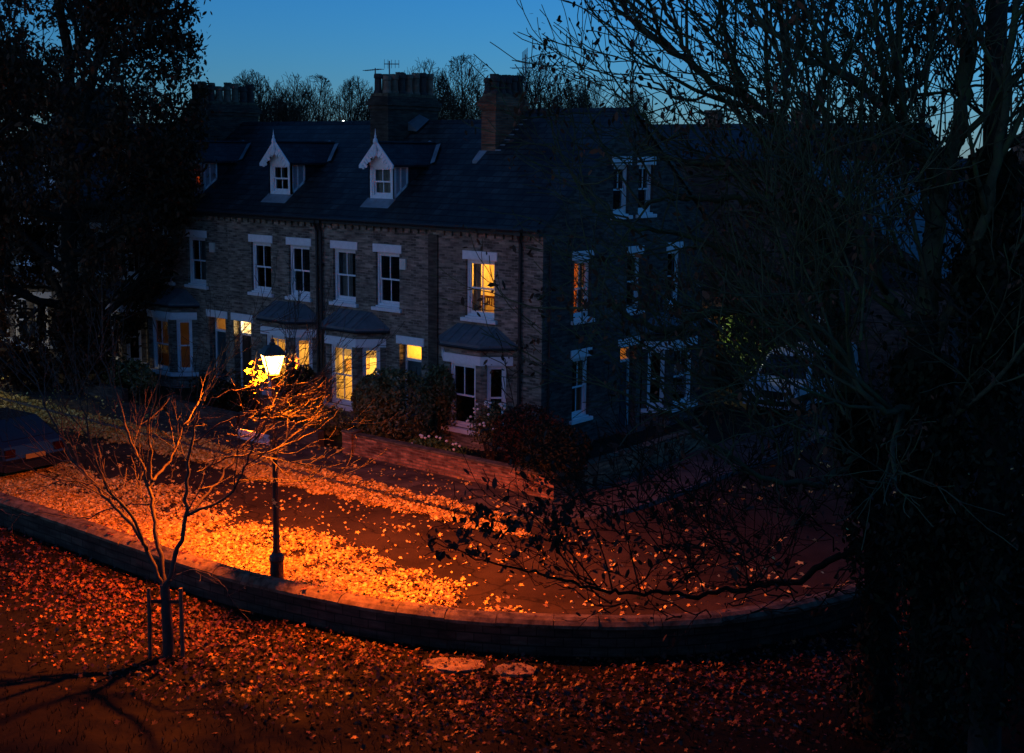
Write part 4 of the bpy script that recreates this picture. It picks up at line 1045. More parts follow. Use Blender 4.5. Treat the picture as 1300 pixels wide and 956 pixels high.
def shrub(name, c, rx, ry, rz, n, mat, label, cat, leaf=.06, flowers=0, shape='oval', stems=10, seed=1, flat=.0, lumps=5, group=None):
    """leafy shrub: leaf shells on several overlapping lobes round short stems"""
    c = V3(c); t = thing(name, (c.x, c.y, .04), label, cat, group); r = np.random.default_rng(seed)
    lob = [(0, 0, 0, 1.0)] + [(r.uniform(-.45, .45) * rx, r.uniform(-.45, .45) * ry, r.uniform(-.35, .35) * rz, r.uniform(.45, .7)) for _ in range(lumps)]
    P = []; NN = []
    k = n // len(lob)
    for (ox, oy, oz, s_) in lob:
        d = r.normal(0, 1, (k, 3)); d /= np.linalg.norm(d, axis=1)[:, None]
        rad = s_ * (1 - np.abs(r.normal(0, .10, k)) + .05 * np.sin(d[:, 0] * 7 + d[:, 2] * 5))
        q = d * rad[:, None] * np.array([rx, ry, rz]) + np.array([c.x + ox, c.y + oy, c.z + oz]); P.append(q); NN.append(d)
    P = np.concatenate(P); NN = np.concatenate(NN); kk = P[:, 2] > .08; P = P[kk]; NN = NN[kk]
    leaf_mesh('foliage', P, leaf, mat, tilt=.75, Nrm=NN, parent=t, shape=shape)
    s_ = MB(); rr = random.Random(seed)
    for i in range(stems):
        a = rr.uniform(0, 6.28); e = rr.uniform(.3, .85)
        s_.tube([(c.x + .08 * math.cos(a), c.y + .08 * math.sin(a), .0), (c.x + rx * e * .5 * math.cos(a), c.y + ry * e * .5 * math.sin(a), c.z * .7), (c.x + rx * e * math.cos(a), c.y + ry * e * math.sin(a), c.z + rz * e * .5)], [.025, .018, .008], 5)
    s_.build('stems', M['bark'], t)
    if flowers:
        for i in range(flowers):
            f = MB()
            a = rr.uniform(0, 6.28); el = rr.uniform(.1, 1.3); p = V3((c.x + rx * math.cos(a) * math.cos(el), c.y - abs(ry * math.sin(a) * math.cos(el)), c.z + rz * math.sin(el)))
            f.lathe([(.01, -.03), (.035, -.01), (.04, .02), (.015, .035)], p, 6); f.build('flower', M['flower'], t)
    return t
shrub('laurel_bush', (-3.75, -1.95, 1.15), 1.2, 1.05, 1.22, 14000, M['leaf_green'], 'large rounded evergreen bush behind the left end of the red brick wall', 'bush', leaf=.055, seed=3, lumps=2)
shrub('dark_bush', (-3.25, -.75, 1.25), .7, .6, 1.2, 3500, M['leaf_green'], 'dark narrow bush between the rounded bush and the corner bay', 'bush', leaf=.06, seed=4)
shrub('rose_shrub', (-.65, -1.35, .95), .75, .6, .8, 2600, M['leaf_green'], 'loose rose shrub with pale flowers in front of the corner bay', 'shrub', leaf=.045, flowers=26, seed=5, lumps=6)
shrub('garden_shrub', (.95, -1.6, .95), 1.05, .9, .95, 6000, M['leaf_red'], 'broad reddish shrub in front of the house corner', 'shrub', leaf=.05, seed=6)
shrub('garden_shrub', (-1.5, -2.5, .45), 1.1, .4, .38, 1800, M['leaf_lime'], 'low mixed planting just behind the red brick wall', 'shrub', leaf=.05, seed=8, lumps=7, flowers=14)
shrub('garden_shrub', (2.45, -2.75, .85), .95, .95, .9, 6000, M['leaf_dark'], 'dark shrub spilling over the right end of the brick wall', 'shrub', leaf=.05, seed=9)
shrub('garden_shrub', (-8.35, -1.5, 1.0), .75, .75, .95, 3500, M['leaf_dark'], 'dark leafy shrub left of the brightly lit bay', 'shrub', leaf=.06, seed=10)
shrub('garden_shrub', (-6.6, -2.2, .55), 1.3, .6, .5, 3000, M['leaf_green'], 'low dark planting under the lit bay sill', 'shrub', leaf=.05, seed=11)
shrub('garden_shrub', (-11.0, -2.2, .75), 1.5, .7, .75, 4000, M['leaf_dark'], 'dark hedge-like shrub behind the lamp column', 'shrub', leaf=.06, seed=12)
shrub('garden_shrub', (-16.3, -2.4, .7), 1.6, .6, .7, 3500, M['leaf_green'], 'low shrub in the garden of the red-dormer house', 'shrub', leaf=.06, seed=13)
shrub('red_leaved_shrub', (-17.3, -3.4, 1.9), 1.6, 1.3, 1.8, 7000, M['leaf_red'], 'tall red-leaved shrub right of the copper tree trunk', 'shrub', leaf=.08, seed=14)
shrub('red_leaved_shrub', (-19.5, -4.4, 1.0), 1.5, 1.0, 1.0, 4000, M['leaf_red'], 'lower red-leaved shrub at the foot of the copper tree', 'shrub', leaf=.08, seed=15)
shrub('dark_bush', (-23.9, -3.6, 1.5), 1.8, 1.2, 1.6, 5000, M['leaf_tree'], 'dark bush in front of the far left bay', 'bush', leaf=.08, seed=35)
shrub('lime_shrub', (-.6, 12.9, 2.0), 1.1, .8, 1.0, 4000, M['leaf_lime'], 'bright green shrub lit by the yard lamp behind the house', 'shrub', leaf=.08, seed=16)
shrub('garden_shrub', (.9, 12.2, 1.0), 1.4, .9, 1.0, 4000, M['leaf_lime'], 'green shrub behind the parked van', 'shrub', leaf=.08, seed=17)
shrub('climbing_shrub', (-2.4, 12.9, 1.5), .9, .5, 1.5, 3000, M['leaf_red'], 'rust-brown climber against the lit yard wall', 'shrub', leaf=.08, seed=18)

# young staked tree on the lawn, reaching towards the lamp
yt_loc = at(214, 835, 20.8); yt_loc.z = 0
D0 = 20.9
yt = thing('young_tree', yt_loc, 'young bare multi-limbed tree between two stakes with orange-lit twigs', 'tree')
T = Tree(21)
PY = dict(levels=4, seg=[5, 5, 4, 3], wob=[.04, .06, .08, .09], up=[.05, .06, .06, .05], rmin=.0045, taper=.4, kids=[6, 3, 2], start=[.2, .15, .15], ang=[.6, .6, .6], len=[0, 1.1, .55, .28], rad=[0, .012, .008, .006], leader=True)
T.path([yt_loc + V3((0, 0, -.1)), at(213, 800, 20.8), at(211, 765, 20.8), at(209, 742, 20.8)], .10, .075, 0, None, False)
A_ = lambda pts: [at(*p) for p in pts]
limbs = [
 ([(208, 748, 20.8), (190, 705, 20.9), (172, 672, 21.0), (150, 648, 21.1), (120, 615, 21.2), (96, 588, 21.4), (80, 560, 21.5), (60, 520, 21.6), (45, 480, 21.7)], .055, .014),
 ([(186, 698, 20.9), (170, 655, 20.7), (140, 628, 20.5), (122, 590, 20.4), (112, 545, 20.3), (100, 500, 20.2)], .042, .010),
 ([(209, 745, 20.8), (203, 700, 21.0), (196, 660, 21.2), (190, 618, 21.4), (172, 575, 21.6), (158, 535, 21.8), (145, 490, 22), (128, 455, 22)], .06, .010),
 ([(190, 618, 21.4), (192, 580, 21.5), (188, 540, 21.4), (200, 490, 21.3), (205, 450, 21.3)], .032, .008),
 ([(192, 612, 21.4), (212, 588, 21.7), (228, 555, 22), (240, 530, 22.2), (255, 505, 22.5)], .034, .009),
 ([(212, 745, 20.8), (224, 700, 20.9), (238, 660, 21.0), (236, 620, 21.1), (240, 570, 21.2), (252, 525, 21.4), (262, 490, 21.5), (275, 455, 21.6), (300, 425, 21.8)], .055, .008),
 ([(238, 655, 21.0), (262, 630, 21.4), (285, 600, 21.8), (305, 570, 22.1), (330, 545, 21.9), (350, 520, 21.8), (372, 495, 21.6)], .042, .008),
 ([(241, 652, 21.0), (275, 640, 20.8), (300, 622, 20.6), (312, 590, 20.5), (322, 560, 20.4), (345, 530, 20.5), (366, 480, 20.8), (375, 440, 21)], .034, .007),
 ([(213, 738, 20.8), (240, 722, 20.4), (262, 728, 20.2), (280, 735, 20.1), (290, 757, 20.0)], .016, .006),
 ([(250, 600, 21.3), (290, 580, 21.6), (340, 575, 21.8), (385, 556, 21.9), (412, 540, 21.9), (432, 520, 21.9)], .022, .006),
 ([(250, 620, 21.3), (300, 612, 22.0), (345, 608, 22.0), (390, 612, 22), (440, 600, 22)], .018, .005),
 ([(246, 560, 21.4), (285, 535, 21.6), (320, 522, 21.7), (360, 512, 21.8), (395, 492, 21.9), (420, 466, 21.9)], .022, .006),
 ([(252, 520, 21.5), (280, 500, 21.8), (310, 492, 22.1), (345, 484, 22.2), (372, 466, 22.3), (392, 457, 22.3)], .016, .005),
 ([(238, 540, 22.1), (262, 500, 22.2), (275, 470, 22.2), (295, 450, 22.2), (315, 444, 22.2)], .020, .006),
 ([(190, 640, 21.3), (150, 640, 21.4), (110, 660, 21.5), (60, 650, 21.6), (20, 655, 21.7)], .018, .005),
 ([(120, 615, 21.2), (80, 610, 21.0), (40, 600, 20.9), (15, 570, 20.9)], .018, .006),
 ([(95, 585, 21.4), (70, 585, 21.5), (30, 545, 21.6), (5, 520, 21.7)], .016, .006),
]
for pts, r0, r1 in limbs:
    T.path(A_(pts), r0 * .8, r1 * .8, 0 if len(pts) > 5 else 1, PY, True, start=.25, wig=.015)
for i in range(26):     # sweeping fine shoots on the lamp side
    a, b = T.r.uniform(250, 365), T.r.uniform(490, 640); dd = T.r.uniform(21.0, 21.8); ln = T.r.uniform(35, 85)
    T.path([at(a, b, dd), at(a + ln * .4, b + T.r.uniform(-8, 6), dd + .05), at(a + ln * .75, b - T.r.uniform(4, 16), dd + .1), at(a + ln, b - T.r.uniform(16, 36), dd + .1)], .009, .004, 2, PY, True, start=.3, wig=.008)
for i in range(44):     # fine upswept shoots over the rest of the crown
    a, b = T.r.uniform(30, 300), T.r.uniform(480, 620); dd = T.r.uniform(20.6, 21.7); ln = T.r.uniform(40, 90); k_ = (a - 190) / 160
    T.path([at(a, b, dd), at(a + ln * k_ * .4 + T.r.uniform(-6, 6), b - ln * .4, dd + .05), at(a + ln * k_ * .8 + T.r.uniform(-12, 12), b - ln, dd + .1)], .008, .004, 2, PY, True, start=.2, wig=.008)
T.meshes(yt, M['bark_pale'])
# last leaves by the lantern
P = []
for (c_, k, sp) in (((325, 466, 22.9), 12, .07), ((331, 478, 22.95), 12, .08), ((322, 484, 22.9), 7, .07), ((371, 452, 23.3), 9, .06), ((380, 460, 23.3), 3, .07), ((352, 506, 22.8), 8, .12), ((347, 640, 22.6), 5, .06)):
    c_ = at(*c_); P.append(np.array(c_) + RNG.normal(0, sp, (k, 3)))
P = np.concatenate(P); leaf_mesh('leaves', P, .055, M['leaf_yellow'], tilt=.8, Nrm=np.tile([.2, -.5, .3], (len(P), 1)), parent=yt, shape='star')
for (px_, lab) in ((191, 'left wooden stake beside the young tree'), (232, 'right wooden stake beside the young tree')):
    b = at(px_, 835, 20.75); b.z = -.05
    tp = b + V3((random.uniform(-.03, .03), 0, 1.28))
    q = MB(); q.tube([b, tp], [.035, .032], 8); tag(q.build('tree_stake', M['stake']), lab, 'stake', 'stakes of the young tree')
q = MB(); a = at(191, 766, 20.75); b = at(232, 766, 20.75); q.box(0, 0.001, 0, 0.001, 0, 0.001); q.v = []; q.f = []
d = (b - a).normalized(); nn = V3((-d.y, d.x, 0)) * .012
q.hexa([a - nn, b - nn, b + nn, a + nn, a - nn + V3((0, 0, .06)), b - nn + V3((0, 0, .06)), b + nn + V3((0, 0, .06)), a + nn + V3((0, 0, .06))])
tag(q.build('tree_tie', M['strap']), 'dark rubber tie strapping the young tree to its stakes', 'strap')

# big mossy trees on the right, close to the camera
PR = dict(levels=4, seg=[5, 6, 5, 4], wob=[.05, .09, .12, .15], up=[.03, .06, .05, .03], rmin=.006, taper=.35, kids=[8, 5, 4], start=[.15, .12, .15], ang=[.55, .55, .6], len=[0, 2.3, 1.25, .6], rad=[0, .04, .016, .009])
D1 = 15.0
g1_ = at(1122, 800, 18.2); g1_.z = -.1
rt = thing('mossy_tree', g1_, 'mossy many-stemmed bare tree with sparse dead leaves on the right', 'tree')
T = Tree(33)
T.path([g1_, g1_ + V3((0, 0, .25)), at(1118, 700, 17.8), at(1108, 620, 17.4), at(1096, 560, 17.2), at(1085, 520, 17)], .24, .17, 0, None, False)
S = lambda pts: [at(*p) for p in pts]
PSP = dict(levels=4, seg=[5, 5, 4, 3], wob=[.05, .09, .12, .15], up=[.03, .06, .05, .03], rmin=.005, taper=.35, kids=[5, 3, 2], start=[.2, .2, .2], ang=[.5, .55, .6], len=[0, 1.5, .8, .45], rad=[0, .018, .010, .007], leader=True)
def limb(pts, r0, r1, kid=True, start=.15, P=PR, lvl=0): T.path(S(pts), r0, r1, lvl, P, kid, start=start, wig=.02)
limb([(1085, 520, 17), (1072, 450, 16.6), (1058, 400, 16.4), (1045, 350, 16.2), (1036, 322, 16.0), (1022, 286, 15.8), (998, 258, 15.6)], .15, .10, True, .3)
limb([(998, 258, 15.6), (1002, 222, 15.6), (996, 190, 15.6), (988, 155, 15.6), (972, 142, 15.4), (949, 124, 15.2), (908, 110, 15), (876, 76, 14.8), (838, 58, 14.6), (806, 28, 14.5), (770, -5, 14.3)], .085, .018)
limb([(992, 160, 15.6), (999, 120, 15.7), (1000, 83, 15.8), (990, 46, 15.9), (988, -5, 16), (980, -60, 16)], .05, .02)
limb([(988, 250, 15.6), (955, 256, 15.2), (920, 256, 15), (885, 252, 14.8), (850, 248, 14.6), (815, 262, 14.4)], .05, .015, P=PSP)
limb([(1036, 320, 16), (1000, 260, 15.4), (985, 215, 15), (958, 203, 14.8), (908, 208, 14.6), (857, 203, 14.5), (806, 182, 14.4)], .045, .014, P=PSP)
limb([(1053, 371, 16.3), (1000, 360, 15.8), (940, 330, 15.2), (880, 300, 14.8), (810, 290, 14.4), (760, 270, 14.2), (735, 235, 14)], .05, .01, P=PSP)
limb([(1051, 432, 16.5), (1023, 406, 16.2), (995, 390, 16), (970, 388, 15.8), (935, 390, 15.6), (889, 398, 15.4), (850, 420, 15.2), (810, 410, 15), (770, 385, 14.9)], .11, .02, P=PSP)
limb([(908, 110, 15), (872, 133, 14.8), (836, 111, 14.6), (817, 91, 14.5), (797, 55, 14.4)], .02, .007, True, .2, P=PSP)
limb([(872, 170, 14.8), (845, 178, 14.7), (820, 155, 14.6), (800, 127, 14.5), (784, 108, 14.5), (767, 75, 14.4), (753, 47, 14.4), (748, 8, 14.4)], .018, .005, True, .3, P=PSP, lvl=1)
limb([(850, 190, 14.8), (820, 150, 14.7), (789, 122, 14.6), (762, 108, 14.6), (739, 91, 14.5), (728, 78, 14.5)], .015, .005, True, .3, P=PSP, lvl=1)
limb([(815, 300, 14.6), (760, 250, 14.5), (720, 215, 14.5), (700, 160, 14.5), (692, 130, 14.5)], .014, .005, True, .3, P=PSP, lvl=1)
limb([(850, 330, 14.8), (790, 300, 14.6), (745, 260, 14.5), (712, 190, 14.5), (680, 180, 14.5)], .014, .005, True, .3, P=PSP, lvl=1)
limb([(876, 76, 14.8), (850, 20, 14.7), (830, -30, 14.6)], .03, .015)
limb([(949, 124, 15.2), (930, 60, 15.1), (905, 0, 15), (890, -50, 15)], .03, .015)
limb([(1040, 340, 16), (1010, 200, 16.4), (1040, 120, 16.8), (1050, 40, 17), (1060, -40, 17)], .05, .02)
limb([(1096, 560, 17.2), (1070, 600, 16.6), (1020, 620, 16), (960, 600, 15.5), (900, 560, 15.2), (840, 520, 15), (790, 500, 14.8)], .05, .012, P=PSP)
limb([(1085, 520, 17), (1040, 500, 16.5), (980, 520, 16), (930, 490, 15.8), (870, 470, 15.5), (820, 440, 15.3)], .05, .012, P=PSP)
for i in range(22):
    x0 = T.r.uniform(860, 1060); y0 = T.r.uniform(330, 560); dd = T.r.uniform(14.2, 16.5); ln = T.r.uniform(90, 190)
    T.path([at(x0, y0, dd), at(x0 - ln * .35, y0 - ln * T.r.uniform(.1, .4), dd - .1), at(x0 - ln * .8, y0 - ln * T.r.uniform(.3, .9), dd - .2)], .018, .005, 1, PSP, True, start=.1, wig=.02)
for i in range(14):
    x0 = T.r.uniform(930, 1080); y0 = T.r.uniform(520, 600); dd = T.r.uniform(15, 17)
    T.path([at(x0, y0, dd), at(x0 + T.r.uniform(-30, 20), y0 - 60, dd), at(x0 + T.r.uniform(-70, 20), y0 - T.r.uniform(110, 170), dd)], .02, .006, 1, PR, True, start=.1, wig=.02)
n_tips_a = len(T.tips)
T.meshes(rt, M['bark_mossy'], tm=M['bark_dark'])
tips = np.array([tuple(p) for p in T.tips])
PS = dict(PR); 
def hang(tips, n, size, parent, seed, spread=.09):
    r = np.random.default_rng(seed); cl = tips[r.integers(0, len(tips), n)]; P = np.repeat(cl, 7, 0) + r.normal(0, spread, (n * 7, 3)) - np.array([0, 0, .05])
    return leaf_mesh('leaves', P, size, M['leaf_dead'], tilt=.8, Nrm=np.tile([.3, -.6, 0], (len(P), 1)), parent=parent, shape='oval', droop=True)
hang(tips, 900, .038, rt, 3)
print('right tree branches', len(T.br), 'tips', len(tips))

# second, heavier tree at the far right
g2_ = at(1195, 830, 15.5); g2_.z = -.05
rt2 = thing('mossy_tree', g2_, 'heavy dark tree trunk with upswept limbs at the far right', 'tree')
T = Tree(52)
PR2 = dict(PR); PR2['kids'] = [8, 5, 4]; PR2['len'] = [0, 2.6, 1.4, .7]
T.path([g2_, at(1185, 700, 15), at(1172, 600, 14.8), at(1168, 510, 14.6), at(1176, 400, 14.5)], .27, .17, 0, None, False)
def limb2(pts, r0, r1, kid=True, start=.1): T.path(S(pts), r0, r1, 0, PR2, kid, start=start, wig=.02)
limb2([(1176, 400, 14.5), (1185, 300, 14.5), (1189, 249, 14.4), (1205, 210, 14.3), (1217, 161, 14.2), (1226, 92, 14.1), (1231, 28, 14), (1235, -50, 14)], .14, .05)
limb2([(1198, 245, 14.4), (1175, 200, 14), (1152, 175, 13.8), (1134, 157, 13.6), (1101, 106, 13.4), (1050, 88, 13.2), (1014, 69, 13), (970, 30, 12.9), (940, -20, 12.8)], .07, .02)
limb2([(1165, 190, 13.9), (1143, 161, 14), (1148, 115, 14.2), (1138, 60, 14.4), (1143, 9, 14.6), (1140, -50, 14.7)], .05, .02)
limb2([(1148, 130, 14.2), (1175, 92, 14.4), (1190, 40, 14.5), (1200, -40, 14.6)], .035, .015)
limb2([(1172, 480, 14.6), (1200, 400, 14.4), (1240, 320, 14), (1265, 220, 13.8), (1280, 100, 13.6), (1290, -20, 13.5)], .09, .03)
limb2([(1172, 560, 14.7), (1230, 500, 14.2), (1280, 420, 14), (1320, 330, 13.8)], .06, .03)
limb2([(1167, 510, 14.6), (1140, 520, 14.2), (1113, 527, 14), (1080, 470, 13.8), (1050, 420, 13.6), (1010, 400, 13.5)], .05, .015)
limb2([(1170, 430, 14.5), (1130, 380, 14.2), (1100, 330, 14), (1085, 270, 13.8), (1060, 200, 13.7), (1050, 150, 13.6)], .06, .015)
limb2([(1180, 650, 15), (1220, 600, 14.6), (1260, 580, 14.4), (1310, 560, 14.2)], .05, .02, False)
for i in range(14):
    x0 = T.r.uniform(1060, 1240); y0 = T.r.uniform(120, 560); dd = T.r.uniform(13.4, 16.5); ln = T.r.uniform(90, 200); sx = T.r.uniform(-60, 25)
    T.path([at(x0, y0, dd), at(x0 + sx * .4, y0 - ln * .4, dd + .2), at(x0 + sx, y0 - ln, dd + .3)], .022, .006, 1, PR2, True, start=.1)
T.meshes(rt2, M['bark_mossy'], tm=M['bark_dark'])
tips = np.array([tuple(p) for p in T.tips]); hang(tips, 700, .036, rt2, 4)
print('right tree 2', len(T.br))

def ivy(parent, pts, rads, n, seed, leaf=.05, mat='leaf_dark'):
    r = np.random.default_rng(seed); pts = np.array([tuple(p) for p in pts]); k = len(pts) - 1
    t = r.uniform(0, k, n); i = np.minimum(t.astype(int), k - 1); f = (t - i)[:, None]
    c = pts[i] * (1 - f) + pts[i + 1] * f; rr = np.interp(t, np.arange(k + 1), rads) * (1 + .35 * np.sin(t * 7) + r.normal(0, .22, n))
    a = r.uniform(0, 2 * np.pi, n); d = np.stack([np.cos(a), np.sin(a), r.normal(0, .25, n)], 1)
    return leaf_mesh('ivy', c + d * rr[:, None], leaf, M[mat], tilt=.6, Nrm=d, parent=parent, shape='oval', droop=True)
ivy(rt, [g1_] + S([(1118, 700, 17.8), (1096, 560, 17.2), (1080, 500, 16.9)]), [.34, .32, .28, .2], 6000, 71)
ivy(rt2, [g2_] + S([(1185, 700, 15), (1168, 560, 14.7), (1170, 460, 14.5)]), [.36, .36, .33, .2], 9000, 72)
g4_ = at(1262, 860, 14.2); g4_.z = -.05  # tree added to block sky light and blacken the right edge
rt4 = thing('added_ivy_tree', g4_, 'dark ivy-clad tree added at the right edge to block the sky', 'tree')
T4 = Tree(81); T4.path([g4_, at(1262, 600, 14.2), at(1266, 350, 14.2), at(1262, 100, 14.2), at(1268, -60, 14.2)], .2, .1, 0, None, False)
for k in range(16):
    y0 = 640 - k * 44; x0 = 1262; sx = -1 if k % 2 else 1; ln = T4.r.uniform(50, 95)
    T4.path([at(x0, y0, 14.2), at(x0 + sx * ln * .5, y0 - 25, 14.2 + T4.r.uniform(-.6, .6)), at(x0 + sx * ln, y0 - 70, 14.2 + T4.r.uniform(-.9, .9))], .035, .008, 1, PR, True, start=.2)
T4.meshes(rt4, M['bark'])
ivy(rt4, S([(1262, 900, 14.2), (1262, 600, 14.2), (1266, 350, 14.2), (1262, 200, 14.2)]), [.5, .5, .35, .15], 14000, 73, .05)
tt = np.array([tuple(p) for p in T4.tips]); r9 = np.random.default_rng(12); P = tt[r9.integers(0, len(tt), 2500)] + r9.normal(0, .08, (2500, 3))
leaf_mesh('crown', P, .04, M['leaf_dark'], tilt=.8, Nrm=np.tile([.3, -.5, .2], (len(P), 1)), parent=rt4, shape='oval', droop=True)

# low reaching branch with black leaf clusters (its own small tree behind the wall foot)
rt3 = rt
T = Tree(61)
PL = dict(levels=3, seg=[4, 5, 4], wob=[.05, .14, .18], up=[.02, .02, .0], rmin=.005, taper=.4, kids=[3, 3], start=[.2, .2], ang=[.6, .7], len=[0, .8, .4], rad=[0, .014, .008])
T.path([at(1114, 668, 17.6), at(1085, 700, 17.8), at(1050, 712, 18.1), at(1010, 742, 18.3), at(975, 738, 18.6), at(945, 752, 18.8), at(912, 748, 18.9), at(880, 760, 18.9), at(849, 749, 18.6), at(813, 756, 18.3), at(778, 750, 18), at(742, 745, 17.7), at(700, 734, 17.5), at(664, 722, 17.3), at(618, 712, 17.1), at(582, 700, 17), at(548, 690, 17)], .055, .005, 1, PL, True, start=.1, wig=.022)
bl_tips = []
for pts, r0 in (([(760, 748, 17.9), (732, 709, 17.7), (707, 685, 17.5), (690, 665, 17.4), (668, 650, 17.3), (640, 640, 17.2)], .02), ([(778, 752, 18), (770, 715, 18.1), (757, 680, 18.2), (735, 650, 18.3), (720, 620, 18.3)], .02),
                ([(813, 752, 18.3), (800, 700, 18.5), (790, 650, 18.6), (800, 600, 18.7), (830, 560, 18.8)], .02), ([(849, 752, 18.6), (880, 720, 18.6), (900, 690, 18.6), (880, 650, 18.5), (860, 600, 18.5)], .02), ([(664, 722, 17.3), (640, 702, 17.2), (612, 690, 17.1), (590, 680, 17)], .01),
                ([(950, 747, 18.8), (945, 700, 18.8), (925, 650, 18.8)], .02), ([(985, 750, 18.5), (1005, 710, 18.6), (1015, 660, 18.6)], .02)):
    T.path(S(pts), r0 * .7, .005, 0, PL, True, start=.3)
for i in range(64):
    x0 = T.r.uniform(740, 1110); y0 = T.r.uniform(600, 790); dd = T.r.uniform(16.2, 18.8); ln = T.r.uniform(50, 130); sg_ = T.r.choice((-1, -1, 1))
    T.path([at(x0, y0, dd), at(x0 + sg_ * ln * .4, y0 - ln * T.r.uniform(-.1, .5), dd - .1), at(x0 + sg_ * ln * .8, y0 - ln * T.r.uniform(.2, 1.0), dd - .2)], .013, .005, 0, PL, True, start=.1, wig=.03)
T.meshes(rt3, M['bark_dark'], trunk_first=False)
P = []; r_ = np.random.default_rng(9)
for (a, b, k, sp) in ((548, 688, 12, 5), (560, 706, 12, 6), (574, 690, 14, 6), (592, 684, 14, 7), (604, 700, 18, 8), (618, 708, 10, 6), (588, 672, 8, 5), (640, 716, 8, 6), (600, 660, 20, 9), (620, 672, 18, 8), (612, 646, 10, 6), (650, 668, 26, 11), (668, 650, 26, 11), (690, 640, 30, 14), (700, 665, 30, 13), (680, 690, 20, 10), (720, 655, 30, 16), (715, 690, 22, 12), (740, 700, 20, 12), (765, 660, 22, 16), (800, 690, 16, 14), (790, 630, 16, 14), (840, 700, 12, 14), (745, 610, 18, 14), (825, 650, 12, 14), (870, 735, 10, 12), (720, 640, 22, 12), (705, 690, 20, 12), (735, 630, 20, 16), (700, 610, 14, 12), (760, 690, 14, 14), (780, 730, 10, 12), (700, 726, 10, 8), (655, 700, 8, 6)):
    for i in range(k): P.append(tuple(at(a + r_.normal(0, sp * .6), b + r_.normal(0, sp * .6), 17.3 + r_.normal(0, .35))))
tp_ = np.array([tuple(p) for p in T.tips]); tp_ = tp_[r_.integers(0, len(tp_), 900)]; P += [tuple(q_ + r_.normal(0, .05, 3)) for q_ in tp_]
leaf_mesh('leaves', np.array(P), .055, M['leaf_dead'], tilt=.7, Nrm=np.tile([.3, -.6, .1], (len(P), 1)), parent=rt3, shape='oval', droop=True, tone=r_.uniform(0, .4, len(P)))

shrub('added_dark_bush', (14.6, -1.8, 2.0), 1.5, 1.6, 2.1, 9000, M['leaf_dark'], 'tall black bush added as a dark mass behind the heavy right-hand trunk', 'bush', leaf=.05, seed=33)  # two bushes added as dark masses to blacken the lower right
shrub('added_dark_bush', (16.9, -6.0, 1.5), 1.5, 1.5, 1.7, 9000, M['leaf_dark'], 'black bush added to darken the bottom right corner', 'bush', leaf=.05, seed=34)
# dark undergrowth beyond the wall at the right
shrub('undergrowth_shrub', (13.6, -5.4, .7), 1.7, 1.4, .8, 3000, M['leaf_dead'], 'dark undergrowth against the wall at the lower right', 'shrub', leaf=.05, seed=31)
shrub('undergrowth_shrub', (16.6, -3.5, 1.0), 2.2, 2.0, 1.3, 3500, M['leaf_dead'], 'taller dark undergrowth at the right edge', 'shrub', leaf=.05, seed=32)

# ------------------------------------------------------------------ houses beyond the side yard
hn = thing('neighbour_house', (-1.2, 15, 0), 'dark purple-brick house with a blue slate slope beyond the corner house', 'house')
q = MB(); q.box(-4.6, .45, 14.0, 22, 0, 8.1); q.build('wall', M['farbrick'], hn)
q = MB(); q.prism([(.30, 13.85, 8.15), (6.4, 13.85, 4.0), (6.4, 13.85, 3.85), (.30, 13.85, 7.95)], (0, 8, 0)); q.build('lean_to_roof', M['slate'], hn)
q = MB(); q.box(.46, 6.2, 14.05, 21.6, 0, 3.85); q.build('lean_to_wall', M['farbrick'], hn)
q = MB(); q.prism([(-4.8, 13.8, 8.1), (.6, 13.8, 8.1), (.3, 17, 9.3), (-4.5, 17, 9.3)], (0, 0, .1)); q.box(-4.8, .62, 13.76, 13.86, 7.98, 8.1); q.build('roof', M['slate_side'], hn)
q = MB(); q.box(-.9, -.2, 16.2, 17.2, 8.8, 10.0); c_ = q.build('chimney', M['red'], hn)
for k in range(3):
    q = MB(); q.lathe([(.13, 0), (.1, .1), (.1, .45), (.13, .5)], (-.55, 16.4 + k * .3, 10.0), 8); q.build('chimney_pot', M['pot'], c_)
SN = Fr((0, 13.99, 0), (1, 0, 0), (0, -1, 0))
sash(hn, SN, 1.4, 2.1, 1.4, 2.6, n=.0, lintel=.2)
hy = thing('rear_wing', (-.3, 10.5, 0), 'low brick rear wing with a grey lean-to roof behind the corner house', 'building')
q = MB(); q.box(-3.6, -.35, 8.6, 10.2, 0, 2.55); q.build('wall', M['buff_side'], hy)
q = MB(); q.prism([(-3.7, 8.57, 3.3), (-3.7, 10.35, 2.55), (-3.7, 10.35, 2.45), (-3.7, 8.57, 3.2)], (3.5, 0, 0)); q.build('roof', M['lead'], hy)
# distant roofs behind, for the skyline
for i, (x0, y0, w, d_, z0, z1, lab) in enumerate(((-3, 30, 16, 7, 5.8, 8.3, 'far roofline seen through the right-hand branches'), (-40, 60, 26, 8, 8.2, 10.8, 'far terrace roofline beyond the ridge, left'), (16, 34, 18, 8, 6, 8.6, 'far house roof at the right edge behind the branches'))):
    t = thing('distant_house', (x0, y0, 0), lab, 'house')
    q = MB(); q.box(x0, x0 + w, y0, y0 + d_, 0, z0); q.build('wall', M['farbrick'], t)
    q = MB(); q.prism([(x0 - .2, y0 - .3, z0), (x0 - .2, y0 + d_ / 2, z1), (x0 - .2, y0 + d_ + .3, z0)], (w + .4, 0, 0)); q.build('roof', M['slate'], t)
    q = MB(); q.box(x0 + w * .3, x0 + w * .3 + 1.2, y0 + d_ / 2 - .4, y0 + d_ / 2 + .4, z1 - .5, z1 + 1.1); q.build('chimney', M['red'], t)
